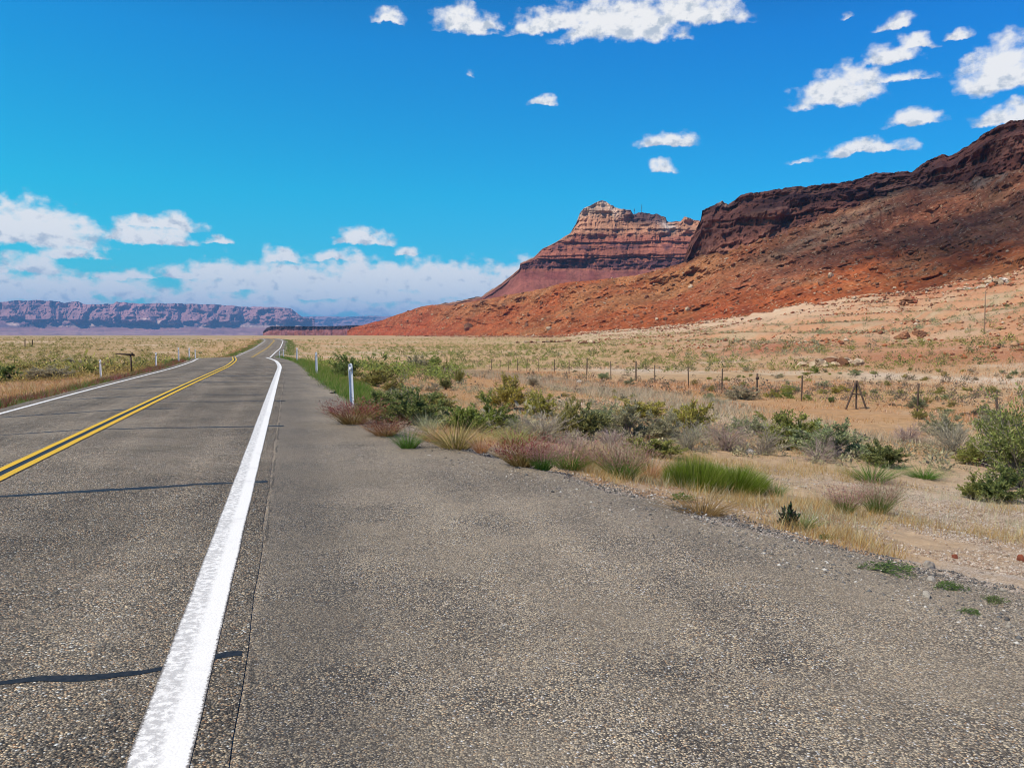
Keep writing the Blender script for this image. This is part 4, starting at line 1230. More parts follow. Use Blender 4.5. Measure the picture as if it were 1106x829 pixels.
#@@PLANTS
# ------------------------------------------------------------------ plants: each one near enough to single out
VERGE = "plants along the gravel edge"
BUSH = "bushes right of the road"
NEAR = [
 # kind, u, v(foot), w, h, name, category, label, group
 ('red', 381, 459, 46, 28, 'grass_tuft', 'grass tuft', 'rust red grass tuft at the foot of the nearest right-hand marker post', VERGE),
 ('red', 416, 472, 38, 22, 'grass_tuft', 'grass tuft', 'small dark red grass tuft on the gravel edge next to a yellow-green weed', VERGE),
 ('weedtuft', 441, 485, 30, 25, 'grass_tuft', 'grass tuft', 'thin yellow-green weed tuft standing out on the bare gravel', VERGE),
 ('yellow', 492, 486, 66, 36, 'grass_tuft', 'grass tuft', 'broad yellow-green bunch grass in front of the green bushes', VERGE),
 ('pale', 462, 466, 26, 24, 'grass_tuft', 'grass tuft', 'pale straw grass tuft beside the dark green bush', VERGE),
 ('straw', 520, 489, 26, 26, 'grass_tuft', 'grass tuft', 'dry straw grass tuft left of the red-brown plume grass', VERGE),
 ('red', 564, 505, 48, 36, 'grass_tuft', 'grass tuft', 'large dark red-brown plume grass on the gravel edge', VERGE),
 ('pink', 586, 508, 32, 31, 'grass_tuft', 'grass tuft', 'pinkish plume grass with green foot touching the red-brown plume grass', VERGE),
 ('pink', 616, 508, 46, 33, 'grass_tuft', 'grass tuft', 'wide pink plume grass with a bright green foot', VERGE),
 ('pink', 672, 518, 46, 42, 'grass_tuft', 'grass tuft', 'lone pink plume grass with green foot left of the vivid green mound', VERGE),
 ('straw', 640, 505, 36, 34, 'grass_tuft', 'grass tuft', 'straw coloured grass tuft between two pink plume grasses', VERGE),
 ('straw', 702, 516, 40, 32, 'grass_tuft', 'grass tuft', 'straw coloured grass tuft right of the lone pink plume grass', VERGE),
 ('mound', 752, 531, 56, 40, 'green_mound', 'shrub', 'tall left half of the vivid green rush-like mound', VERGE),
 ('mound', 790, 533, 62, 32, 'green_mound', 'shrub', 'low right half of the vivid green rush-like mound', VERGE),
 ('weed', 736, 541, 26, 12, 'low_weed', 'weed', 'grey-green low weed at the front of the vivid green mound', VERGE),
 ('brown', 758, 552, 66, 20, 'grass_tuft', 'grass tuft', 'low brown dry weed on the gravel edge below the vivid green mound', VERGE),
 ('weedtuft', 836, 537, 26, 20, 'grass_tuft', 'grass tuft', 'small green grass tuft right of the vivid green mound', VERGE),
 ('thistle', 852, 572, 26, 32, 'dark_thistle', 'weed', 'dark leafy thistle standing alone at the gravel edge', VERGE),
 ('weedtuft', 868, 572, 30, 18, 'grass_tuft', 'grass tuft', 'yellow-green grass tuft at the foot of the dark thistle', VERGE),
 ('weed', 893, 583, 18, 8, 'low_weed', 'weed', 'tiny green weed just right of the dark thistle', VERGE),
 ('pink', 912, 556, 28, 28, 'grass_tuft', 'grass tuft', 'brownish plume grass in the dry grass right of the thistle, left one of a pair', VERGE),
 ('pink', 948, 556, 30, 36, 'grass_tuft', 'grass tuft', 'taller brownish plume grass with pink top, right one of a pair', VERGE),
 ('weed', 962, 620, 54, 8, 'low_weed', 'weed', 'long flat green weed creeping over the gravel', 'weeds on the gravel'),
 ('weed', 1026, 638, 28, 10, 'low_weed', 'weed', 'bright green weed on the gravel beside two white stones', 'weeds on the gravel'),
 ('weed', 1074, 652, 22, 9, 'low_weed', 'weed', 'green weed on the gravel, nearest to the right edge of the photo', 'weeds on the gravel'),
 ('weed', 1048, 664, 20, 7, 'low_weed', 'weed', 'flat green weed lowest down on the gravel', 'weeds on the gravel'),
 ('deep', 405, 452, 56, 30, 'green_bush', 'bush', 'low grey-green bush behind the rust red grass by the marker post', BUSH),
 ('deep', 446, 460, 66, 40, 'green_bush', 'bush', 'dark green bush with a shadowy base behind the yellow-green bunch grass', BUSH),
 ('green', 500, 466, 52, 32, 'green_bush', 'bush', 'light green bush between the dark green bush and the pale twigs', BUSH),
 ('green', 530, 464, 50, 32, 'green_bush', 'bush', 'low bright green bush in front of the tall light green one', BUSH),
 ('lime', 545, 442, 46, 40, 'green_bush', 'bush', 'tall light yellow-green bush at the back of the green thicket', BUSH),
 ('lime', 582, 452, 34, 30, 'green_bush', 'bush', 'vivid yellow-green bush standing above the grey twigs', BUSH),
 ('green', 612, 473, 30, 44, 'green_bush', 'bush', 'narrow yellow-green bush right of the grey twigs', BUSH),
 ('deep', 632, 475, 52, 40, 'green_bush', 'bush', 'dark green bush right of the narrow yellow-green one', BUSH),
 ('sage', 680, 476, 66, 42, 'sage_bush', 'bush', 'broad sage green bush in the middle of the thicket', BUSH),
 ('sage', 716, 478, 46, 34, 'sage_bush', 'bush', 'sage green bush in front of the leggy yellow-green bush', BUSH),
 ('lime', 690, 455, 60, 26, 'green_bush', 'bush', 'airy yellow-green bush behind the sage green bushes', BUSH),
 ('lime', 744, 470, 46, 44, 'green_bush', 'bush', 'leggy yellow-green bush rising over the white twigs', BUSH),
 ('green', 708, 495, 56, 24, 'green_bush', 'bush', 'low bright green bush just left of and above the vivid green mound', BUSH),
 ('twig', 586, 478, 66, 42, 'dead_shrub', 'dead shrub', 'pale grey leafless shrub below the vivid yellow-green bush', 'leafless grey shrubs'),
 ('twig', 622, 488, 40, 26, 'dead_shrub', 'dead shrub', 'small grey leafless shrub behind the pink plume grass', 'leafless grey shrubs'),
 ('twig', 744, 488, 50, 40, 'dead_shrub', 'dead shrub', 'whitish leafless shrub behind the left half of the vivid green mound', 'leafless grey shrubs'),
 ('twig', 784, 488, 56, 44, 'dead_shrub', 'dead shrub', 'tall grey leafless shrub behind the right half of the vivid green mound', 'leafless grey shrubs'),
 ('twig', 824, 492, 50, 38, 'dead_shrub', 'dead shrub', 'grey leafless shrub touching the left side of the big light green bush', 'leafless grey shrubs'),
 ('twig', 560, 470, 50, 30, 'dead_shrub', 'dead shrub', 'grey leafless shrub tucked under the tall light green bush', 'leafless grey shrubs'),
 ('twig', 660, 488, 48, 30, 'dead_shrub', 'dead shrub', 'grey leafless shrub in front of a dark bush, left of the low bright green one', 'leafless grey shrubs'),
 ('straw', 470, 478, 36, 22, 'grass_tuft', 'grass tuft', 'straw grass tuft between the pale tuft and the broad yellow-green bunch grass', VERGE),
 ('yellow', 556, 482, 44, 24, 'grass_tuft', 'grass tuft', 'yellow-green grass tuft behind the large dark red-brown plume grass', VERGE),
 ('pale', 660, 500, 40, 26, 'grass_tuft', 'grass tuft', 'pale dry grass tuft behind the lone pink plume grass', VERGE),
 ('sage', 650, 462, 44, 28, 'sage_bush', 'bush', 'grey-green bush behind the dark green one at the middle of the thicket', BUSH),
 ('olive', 470, 447, 46, 26, 'green_bush', 'bush', 'olive bush behind the gap between the dark green and the light green bush', BUSH),
 ('sage', 812, 470, 44, 22, 'sage_bush', 'bush', 'low sage bush behind the tall grey leafless shrub', BUSH),
 ('green', 856, 486, 64, 44, 'green_bush', 'bush', 'big light green bush left of the dark A-frame brace', BUSH),
 ('sage', 906, 496, 84, 40, 'sage_bush', 'bush', 'big sage green bush with a dark hollow in front of the A-frame brace', BUSH),
 ('twig', 884, 500, 48, 32, 'dead_shrub', 'dead shrub', 'brown leafless shrub between the two big bushes', 'leafless grey shrubs'),
 ('deep', 955, 505, 40, 30, 'green_bush', 'bush', 'small dark green bush right of the big sage green bush', BUSH),
 ('weedtuft', 942, 522, 40, 22, 'grass_tuft', 'grass tuft', 'grey-green weed in the straw below the small dark green bush', VERGE),
 ('weedtuft', 998, 518, 34, 14, 'grass_tuft', 'grass tuft', 'low green weed in the yellow grass left of the big roadside shrub', VERGE),
 ('twig', 980, 480, 40, 26, 'dead_shrub', 'dead shrub', 'grey leafless shrub between the A-frame brace and the lone fence post', 'leafless grey shrubs'),
 ('twig', 1030, 492, 62, 42, 'dead_shrub', 'dead shrub', 'wide grey leafless shrub in front of the lone fence post', 'leafless grey shrubs'),
 ('sage', 1018, 472, 36, 24, 'sage_bush', 'bush', 'small sage bush behind the wide leafless shrub', BUSH),
 ('sage', 1074, 470, 40, 30, 'sage_bush', 'bush', 'grey sage bush behind the big roadside shrub', BUSH),
 ('big', 1108, 536, 76, 92, 'big_shrub', 'shrub', 'big olive green shrub cut by the right edge of the photo', BUSH),
 ('deep', 1077, 543, 48, 36, 'green_bush', 'bush', 'low dark green bush at the foot of the big olive shrub', BUSH),
 ('green', 1050, 540, 26, 20, 'green_bush', 'bush', 'small green bush on the pale gravel left of the big olive shrub', BUSH),
 ('olive', 1062, 505, 40, 30, 'green_bush', 'bush', 'loose olive bush just left of the big olive shrub', BUSH),
 # a little further away on the right
 ('deep', 374, 408, 30, 25, 'green_bush', 'bush', 'round dark green bush behind the second right-hand marker post', BUSH),
 ('olive', 404, 417, 46, 22, 'green_bush', 'bush', 'wide olive green bush right of the nearest marker post', BUSH),
 ('olive', 424, 425, 26, 18, 'green_bush', 'bush', 'small olive bush touching the wide olive green bush', BUSH),
 ('weedtuft', 388, 424, 20, 14, 'grass_tuft', 'grass tuft', 'small green tuft right of the nearest marker post', VERGE),
 ('sage', 436, 438, 40, 24, 'sage_bush', 'bush', 'grey-green bush behind the dark green bush of the thicket', BUSH),
 ('deep', 482, 421, 16, 16, 'sage_bush', 'bush', 'small dark lone bush on the bare sand left of the tall light green bush', BUSH),
 ('sage', 466, 423, 20, 10, 'sage_bush', 'bush', 'low grey bush next to the small dark lone bush', BUSH),
 ('olive', 496, 414, 12, 18, 'green_bush', 'bush', 'narrow upright olive bush on the bare sand', BUSH),
 ('sage', 450, 397, 22, 14, 'sage_bush', 'bush', 'round grey-green sage bush near the far end of the fence, bigger one of two', BUSH),
 ('green', 468, 395, 14, 11, 'sage_bush', 'bush', 'small green bush beside the round sage bush near the far end of the fence', BUSH),
 ('olive', 482, 401, 12, 10, 'green_bush', 'bush', 'small olive bush in front of the far end of the fence', BUSH),
 ('sage', 576, 418, 14, 13, 'sage_bush', 'bush', 'lone grey bush on the sand behind the tall light green bush', BUSH),
 ('sage', 652, 410, 16, 9, 'sage_bush', 'bush', 'small grey bush in the pale grass below the fence', BUSH),
 ('sage', 680, 417, 14, 10, 'sage_bush', 'bush', 'dark grey bush in the pale grass right under the fence', BUSH),
 ('twig', 776, 437, 34, 9, 'dead_shrub', 'dead shrub', 'flat brown dead shrub behind the pale bare patch', 'leafless grey shrubs'),
 ('sage', 800, 432, 40, 15, 'sage_bush', 'bush', 'low grey-green bush below the fence post with the dark top', BUSH),
 ('lime', 834, 429, 11, 9, 'green_bush', 'bush', 'round yellow-green bush right of the fence post with the dark top', BUSH),
 ('lime', 850, 426, 14, 10, 'green_bush', 'bush', 'second round yellow-green bush right of the fence post with the dark top', BUSH),
 ('deep', 898, 435, 8, 8, 'green_bush', 'bush', 'tiny dark bush left of the A-frame brace', BUSH),
 ('olive', 992, 453, 14, 12, 'green_bush', 'bush', 'yellow-green bush at the lone fence post', BUSH),
 # left of the road
 ('deep', 12, 412, 34, 16, 'green_bush', 'bush', 'dark grey-green bush at the left edge of the photo', 'bushes left of the road'),
 ('sage', 44, 411, 36, 16, 'sage_bush', 'bush', 'wide grey-green bush left of the road, second from the left edge', 'bushes left of the road'),
 ('sage', 66, 410, 26, 15, 'sage_bush', 'bush', 'tallest of the grey-green bushes left of the road', 'bushes left of the road'),
 ('green', 92, 404, 26, 12, 'green_bush', 'bush', 'fresh green bush just left of the nearest left-hand marker post', 'bushes left of the road'),
 ('olive', 27, 402, 30, 10, 'green_bush', 'bush', 'olive bush behind the grey-green bushes left of the road', 'bushes left of the road'),
 ('sage', 78, 396, 20, 9, 'sage_bush', 'bush', 'small sage bush behind the fresh green bush left of the road', 'bushes left of the road'),
]
for (k, u, v, w, h, nm, cat, lab, grp_) in NEAR:
    plant(k, u, v, w, h, lab, nm, cat, grp_)

# ------------------------------------------------------------------ plants: small bushes dotted over the plain
def scatter_px(n, regions, seed):
    """points spread over photo regions, thrown on the ground"""
    rng = np.random.default_rng(seed)
    area = np.array([a[4] for a in regions], float); area /= area.sum()
    out = []
    tries = 0
    while len(out) < n and tries < n * 40:
        tries += 1
        u0, u1, v0, v1, _ = regions[rng.choice(len(regions), p=area)]
        u = rng.uniform(u0, u1); v = rng.uniform(v0, v1)
        p, r = on_ground(u, v)
        t = float(lat(p.x, p.y))
        if -5.0 < t < float(edge_t_f(p.y)) + 1.2 or r > 1200:
            continue
        cl = float(fbm(np.array([p.x / 9]), np.array([p.y / 9]), octv=3, seed=77)[0])
        if cl < rng.uniform(-0.6, 0.25):
            continue
        out.append((p, r, rng))
    return out

def dot_plants(n, regions, seed, kinds, size, name, cat, label, group, tall=0.6):
    for (p, r, rng) in scatter_px(n, regions, seed):
        ms = proto('tiny_' + kinds[int(rng.integers(len(kinds)))])
        o = obj(name, ms[int(rng.integers(len(ms)))])
        s = size * rng.lognormal(0, 0.38)
        o.location = (p.x, p.y, p.z - 0.02)
        o.rotation_euler = (0, 0, rng.uniform(0, 6.28))
        o.scale = (s, s, s * tall * rng.uniform(0.7, 1.2))
        tag(o, label, cat, group)
dot_plants(85, [(390, 860, 400, 440, 5), (955, 1100, 432, 455, 2)], 301, ['sage', 'olive', 'sage', 'twigleaf'], 0.42, 'sand_shrub', 'bush',
           'small low bush on the sand between the roadside thicket and the fence', 'small bushes this side of the fence')
dot_plants(105, [(760, 1106, 396, 432, 6), (420, 760, 378, 396, 3)], 303, ['olive', 'green', 'lime', 'sage'], 0.62, 'plain_shrub', 'bush',
           'small green bush dotted over the flat just beyond the fence', 'small bushes beyond the fence')
dot_plants(60, [(0, 230, 366, 394, 1)], 305, ['deep', 'olive', 'sage', 'olive'], 0.75, 'plain_shrub', 'bush',
           'small dark bush dotted over the plain left of the road', 'small bushes on the left plain')

def scatter_stuff(name, mat_kinds, n, sampler, size, seed, faces=44, flat=0.7):
    """far low scrub: one mesh of many small leafy clumps"""
    rng = np.random.default_rng(seed)
    x, y = sampler(rng, n)
    z = ground_z(x, y)
    s = size * rng.lognormal(0, 0.4, len(x))
    m = len(x)
    d = rng.normal(size=(m, faces, 3)); d[..., 2] = np.abs(d[..., 2])
    d = unit(d)
    pos = np.stack([x, y, z], 1)[:, None] + d * (s[:, None, None] * np.array([0.5, 0.5, flat]) * rng.uniform(0.3, 1.0, (m, faces, 1)))
    v, f = leaves_arr(pos.reshape(-1, 3), (d + rng.normal(size=d.shape) * 0.6).reshape(-1, 3), 1.0, 0.5, rng)
    # scale each leaf with its clump
    q = np.repeat(pos.reshape(-1, 3), 4, 0)
    v = q + (v - q) * np.repeat(np.repeat(s * 0.20, faces), 4)[:, None]
    o = obj(name, mesh_np(name, v, f), mat_kinds)
    tag(o, kind='stuff')
    return o
def polar_sampler(a0, a1, r0, r1, thr=-0.2, power=1.0, seed=79, sc=30.0):
    def s(rng, n):
        a = rng.uniform(R(a0), R(a1), n * 4)
        r = np.exp(rng.uniform(0, 1, n * 4) ** power * math.log(r1 / r0)) * r0
        x, y = r * np.sin(a), r * np.cos(a)
        t = lat(x, y)
        nz = fbm(x / sc, y / sc, octv=4, seed=seed)
        fr = np.interp(a, _fa, FOOT_R)
        ok = (nz > thr + rng.uniform(-0.3, 0.3, n * 4)) & ((t < -6) | (t > edge_t_f(y) + 2.0)) & (r < fr * 1.02)
        return x[ok][:n], y[ok][:n]
    return s
def band_sampler(y0, y1, d0, d1, thr=-9.0, seed=91, sc=2.5, side=1, fall=None):
    """points at d0..d1 metres outside the pavement edge"""
    def s(rng, n):
        m = n * 6
        # density per unit picture area: more plants close by
        yy = np.exp(rng.uniform(math.log(max(y0, 0.5)), math.log(y1), m))
        dd = rng.uniform(0, 1, m) ** (fall or 1.0) * (d1 - d0) + d0
        t = edge_t_f(yy) + dd if side > 0 else -3.75 - dd
        xx = road_x(yy) + t / COSR
        az = np.arctan2(xx, yy)
        bare = sstep(az, R(22), R(27)) * (1 - sstep(np.hypot(xx, yy), 10.5, 12.5))
        nz = -0.75 * bare + fbm(xx / sc, yy / sc, octv=3, seed=seed)
        ok = (nz > thr + rng.uniform(-0.25, 0.25, m)) & (np.abs(az) < R(40))
        return xx[ok][:n], yy[ok][:n]
    return s
scatter_stuff('far_scrub', L['olive'], 2000, polar_sampler(-10, 36, 85, 480, 0.05), 0.6, 401)
scatter_stuff('far_scrub', L['deep'], 900, polar_sampler(-10, 36, 85, 600, 0.1, seed=81), 0.75, 402)
scatter_stuff('far_scrub', L['sage'], 1500, polar_sampler(12, 36, 120, 420, 0.0, seed=83), 0.7, 403)
scatter_stuff('far_scrub', L['olive'], 3200, polar_sampler(-36, -16.5, 55, 900, -0.1, seed=85), 0.5, 404)
scatter_stuff('far_scrub', L['green'], 4200, polar_sampler(-36, -16.5, 60, 1200, -0.2, seed=87), 0.7, 405)
scatter_stuff('far_scrub', L['yellow'], 2600, polar_sampler(-15, 14, 110, 800, -0.15, seed=89), 0.6, 406)
scatter_stuff('far_scrub', L['green'], 900, polar_sampler(-17, -3, 48, 420, -0.1, seed=90, sc=16.0), 0.6, 407)
scatter_stuff('far_scrub', L['twigleaf'], 1500, polar_sampler(-8, 36, 45, 260, -0.05, seed=92, sc=16.0), 0.38, 408)
scatter_stuff('low_herbs', L['sage'], 1200, band_sampler(18, 48, 2.0, 16.0, -0.05, 113, 2.5), 0.24, 409)

# ------------------------------------------------------------------ grass: uncountable blades
def grass_stuff(name, mat, n, sampler, hmin, hmax, width, seed, clump=12, cr=0.10, lean=0.35, curve=0.4):
    rng = np.random.default_rng(seed)
    cx_, cy_ = sampler(rng, n // clump)
    x = np.repeat(cx_, clump) + rng.normal(size=len(cx_) * clump) * cr
    y = np.repeat(cy_, clump) + rng.normal(size=len(cy_) * clump) * cr
    hs = np.repeat(rng.uniform(0.6, 1.15, len(cx_)), clump)
    base = np.stack([x, y, ground_z(x, y) - 0.015], 1)
    d = rng.normal(size=(len(x), 3)) * lean; d[:, 2] = 1.0
    v, f, _ = blades_arr(base, d, rng.uniform(hmin, hmax, len(x)) * hs, width * rng.uniform(0.6, 1.3, len(x)), rng, curve, 2)
    tag(obj(name, mesh_np(name, v, f), mat), kind='stuff')
# dry straw grass on the right verge
grass_stuff('dry_grass', L['straw'], 46000, band_sampler(5, 26, 0.9, 9.0, -0.05, 91, 1.6), 0.08, 0.27, 0.006, 501)
grass_stuff('dry_grass', L['pale'], 13000, band_sampler(6, 34, 1.6, 13.0, 0.1, 93, 2.0), 0.08, 0.28, 0.006, 502)
grass_stuff('dry_grass', L['brown'], 16000, band_sampler(4.2, 24, 0.3, 5.0, 0.05, 95, 0.8), 0.04, 0.14, 0.006, 503, clump=16, cr=0.06, lean=0.8)
grass_stuff('dry_grass', L['straw'], 26000, band_sampler(20, 95, 3.0, 26.0, 0.05, 97, 4.0), 0.12, 0.34, 0.014, 504, cr=0.2)
grass_stuff('pale_grass', L['pale'], 26000, band_sampler(24, 80, 14.0, 20.0, -0.15, 99, 4.0), 0.2, 0.45, 0.018, 505, cr=0.25)
grass_stuff('verge_grass', L['lush'], 30000, band_sampler(19, 66, -0.1, 1.9, -0.45, 101, 2.0), 0.14, 0.40, 0.013, 506, cr=0.10)
grass_stuff('dry_grass', L['straw'], 36000, polar_sampler(-8, 35, 34, 120, 0.0, seed=121, sc=14.0), 0.15, 0.36, 0.035, 511, cr=0.35)
grass_stuff('dry_grass', L['yellow'], 22000, polar_sampler(-8, 30, 40, 200, 0.12, seed=123, sc=18.0), 0.15, 0.34, 0.035, 512, cr=0.35)
grass_stuff('dry_grass', L['straw'], 16000, polar_sampler(-36, -18, 34, 260, 0.0, seed=125, sc=14.0), 0.15, 0.36, 0.035, 513, cr=0.35)
# left verge: dark red and green fringe along the pavement
grass_stuff('verge_grass', L['red'], 17000, band_sampler(17, 95, 0.2, 1.2, -0.05, 103, 2.2, side=-1), 0.15, 0.38, 0.014, 507, cr=0.12)
grass_stuff('verge_grass', L['verge'], 24000, band_sampler(17, 120, 0.2, 1.7, -0.2, 105, 2.2, side=-1), 0.10, 0.34, 0.014, 508, cr=0.12)
grass_stuff('dry_grass', L['straw'], 16000, band_sampler(17, 70, 1.7, 9.0, -0.1, 107, 3.0, side=-1), 0.12, 0.38, 0.014, 509, cr=0.16)
grass_stuff('dry_grass', L['brown'], 9000, band_sampler(25, 110, 3.0, 30.0, 0.0, 109, 5.0, side=-1), 0.12, 0.34, 0.02, 510, cr=0.25)

grass_stuff('verge_grass', L['verge'], 9000, band_sampler(70, 330, 0.1, 2.4, -0.3, 131, 6.0), 0.2, 0.5, 0.05, 521, cr=0.3)
grass_stuff('verge_grass', L['verge'], 9000, band_sampler(70, 330, 0.1, 2.4, -0.2, 133, 6.0, side=-1), 0.2, 0.5, 0.05, 522, cr=0.3)
grass_stuff('dry_grass', L['brown'], 7000, band_sampler(70, 330, 0.3, 4.0, -0.1, 135, 6.0, side=-1), 0.2, 0.45, 0.05, 523, cr=0.3)
# ------------------------------------------------------------------ stones
def stone_mesh(name, seed, sub=2, amp=0.35):
    import bmesh
    bm = bmesh.new()
    bmesh.ops.create_icosphere(bm, subdivisions=sub, radius=0.5)
    co = np.array([v.co for v in bm.verts])
    k = 1 + amp * fbm(co[:, 0] * 2.2 + seed, co[:, 1] * 2.2, co[:, 2] * 2.2, octv=3, seed=seed)
    # flatten a few sides like broken rock
    rng = np.random.default_rng(seed)
    p = co * k[:, None]
    for _ in range(7):
        nrm = unit(rng.normal(size=3)); h = rng.uniform(0.28, 0.42)
        dd = p @ nrm - h
        p = p - np.clip(dd, 0, None)[:, None] * nrm
    for v, c in zip(bm.verts, p):
        v.co = c
    me = bpy.data.meshes.new(name)
    bm.to_mesh(me); bm.free()
    return me
def rock_flat(name, c0, c1, sc):
    m, N, bs, out = new_mat(name)
    co = N.n('ShaderNodeTexCoord').outputs['Object']
    oi = N.n('ShaderNodeObjectInfo').outputs['Random']
    n = N.noise(co, sc, 5, 0.65)
    c = N.mix(N.smooth(n, 0.3, 0.7), c0, c1)
    f = N.smooth(oi, 0, 1, 0.75, 1.2)
    c = N.mix(1.0, c, N.n('ShaderNodeCombineColor', ins={0: f, 1: f, 2: f}).outputs[0], 'MULTIPLY')
    b = N.n('ShaderNodeBump', ins={'Height': n, 'Strength': 0.8, 'Distance': 0.12})
    N.link(c, bs.inputs['Base Color']); N.link(b.outputs[0], bs.inputs['Normal'])
    return m
M_white_rock = rock_flat('pale_stone', (0.62, 0.55, 0.46), (0.46, 0.38, 0.30), 3.0)
M_red_rock = rock_flat('red_stone', (0.36, 0.10, 0.05), (0.22, 0.07, 0.04), 3.0)
M_brown_rock = rock_flat('brown_stone', (0.27, 0.125, 0.06), (0.14, 0.065, 0.04), 2.0)
M_tan_rock = rock_flat('tan_rock', (0.52, 0.40, 0.27), (0.30, 0.19, 0.11), 1.2)
def stone(u, v, w, h, mat, label, name='stone', cat='stone', group=None, seed=1, sink=0.3, deep=0.8):
    p, r = on_ground(u, v)
    me = stone_mesh(name, seed, 3); 
    o = obj(name, me, mat)
    W_, H_ = w / FPX * r, h / FPX * r
    o.location = (p.x, p.y, p.z + H_ * (0.5 - sink))
    o.scale = (W_, W_ * deep, H_ / (1 - sink) * 1.1)
    o.rotation_euler = (0, 0, seed * 0.3)
    return tag(o, label, cat, group)
stone(1003, 612, 17, 8, M_white_rock, 'flat white stone at the border of gravel and dry grass, larger of three', group='white stones', seed=3)
stone(1006, 628, 10, 6, M_white_rock, 'white stone between the long flat weed and the bright green weed', group='white stones', seed=4)
stone(1000, 645, 12, 6, M_white_rock, 'white stone lowest down on the gravel', group='white stones', seed=5)
stone(1031, 603, 7, 4, M_red_rock, 'small brick red stone on the pale soil', group='red stones', seed=6)
stone(1103, 606, 9, 6, M_red_rock, 'brick red stone at the right edge of the photo', group='red stones', seed=7)
stone(810, 490, 12, 5, M_white_rock, 'white stone among the grey twigs behind the vivid green mound', group='white stones', seed=8)
stone(626, 414, 8, 4, M_white_rock, 'white stone on the sand below the fence', group='white stones', seed=9)

# gravel chips strewn over the soil and along the edge
def chips(name, mat, n, sampler, s0, s1, seed):
    rng = np.random.default_rng(seed)
    x, y = sampler(rng, n)
    z = ground_z(x, y)
    tt_ = lat(x, y)
    on = tt_ < edge_t_f(y) + 0.1
    z = np.maximum(z, np.where(on, road_surf(tt_, y) - 0.012, -99))
    s = rng.uniform(s0, s1, len(x)) * rng.lognormal(0, 0.3, len(x))
    octa = np.array([[1, 0, 0], [0, 1, 0], [-1, 0, 0], [0, -1, 0], [0, 0, .7], [0, 0, -.7]], float) * 0.5
    of = np.array([[0, 1, 4], [1, 2, 4], [2, 3, 4], [3, 0, 4], [1, 0, 5], [2, 1, 5], [3, 2, 5], [0, 3, 5]])
    rot = rng.uniform(0, 6.28, len(x))
    vv = octa[None] * rng.uniform(0.6, 1.3, (len(x), 6, 3)) * s[:, None, None]
    cs, sn = np.cos(rot)[:, None], np.sin(rot)[:, None]
    vx = vv[..., 0] * cs - vv[..., 1] * sn; vy = vv[..., 0] * sn + vv[..., 1] * cs
    v = np.stack([vx + x[:, None], vy + y[:, None], vv[..., 2] + z[:, None] + s[:, None] * 0.15], -1).reshape(-1, 3)
    f = (of[None] + (np.arange(len(x)) * 6)[:, None, None]).reshape(-1, 3)
    tag(obj(name, mesh_np(name, v, f), mat), kind='stuff')
def chip_mat(name, stops):
    m, N, bs, out = new_mat(name)
    g = N.n('ShaderNodeNewGeometry').outputs['Random Per Island']
    N.link(N.ramp(g, stops, 'CONSTANT'), bs.inputs['Base Color'])
    return m
M_chip = chip_mat('loose_gravel', [(0, (0.08, 0.075, 0.07)), (0.25, (0.18, 0.155, 0.13)), (0.5, (0.30, 0.26, 0.21)), (0.75, (0.13, 0.125, 0.12)), (0.9, (0.52, 0.48, 0.42))])
M_chip2 = chip_mat('soil_pebbles', [(0, (0.30, 0.23, 0.17)), (0.35, (0.46, 0.38, 0.30)), (0.65, (0.24, 0.17, 0.12)), (0.8, (0.58, 0.53, 0.46))])
M_chip3 = chip_mat('pale_pebbles', [(0, (0.38, 0.285, 0.20)), (0.35, (0.46, 0.37, 0.28)), (0.6, (0.29, 0.20, 0.14)), (0.85, (0.56, 0.48, 0.40))])
chips('loose_gravel', M_chip, 24000, band_sampler(3.2, 22, -1.0, 1.0, -9, fall=1.0), 0.010, 0.024, 601)
chips('soil_pebbles', M_chip2, 9000, band_sampler(3.5, 18, 0.3, 6.0, -0.1, 111, 1.5), 0.010, 0.03, 602)

chips('soil_pebbles', M_chip3, 17000, polar_sampler(22.5, 35, 7.2, 15.5, 0.0, seed=141, sc=1.2), 0.010, 0.026, 603)
chips('soil_pebbles', M_chip2, 12000, polar_sampler(5, 30, 8, 18, -0.1, seed=143, sc=1.6), 0.010, 0.028, 604)
def foot_sampler(a0, a1, q0, q1, thr, seed):
    def smp(rng, n):
        a = rng.uniform(R(a0), R(a1), n * 4)
        r = np.interp(a, _fa, FOOT_R) * rng.triangular(q0, q1, q1, n * 4)
        x, y = r * np.sin(a), r * np.cos(a)
        ok = fbm(x / 22, y / 22, octv=3, seed=seed) > thr
        return x[ok][:n], y[ok][:n]
    return smp
M_rub = chip_mat('foot_rubble', [(0, (0.34, 0.11, 0.045)), (0.3, (0.20, 0.075, 0.04)), (0.55, (0.42, 0.24, 0.13)), (0.8, (0.52, 0.40, 0.28)), (0.92, (0.10, 0.05, 0.03))])
chips('slope_rubble', M_rub, 5200, foot_sampler(-8, 36, 0.74, 1.0, -0.15, 145), 0.5, 1.5, 605)
chips('slope_rubble', M_rub, 3200, foot_sampler(6, 36, 0.25, 0.8, 0.05, 147), 0.25, 0.8, 606)
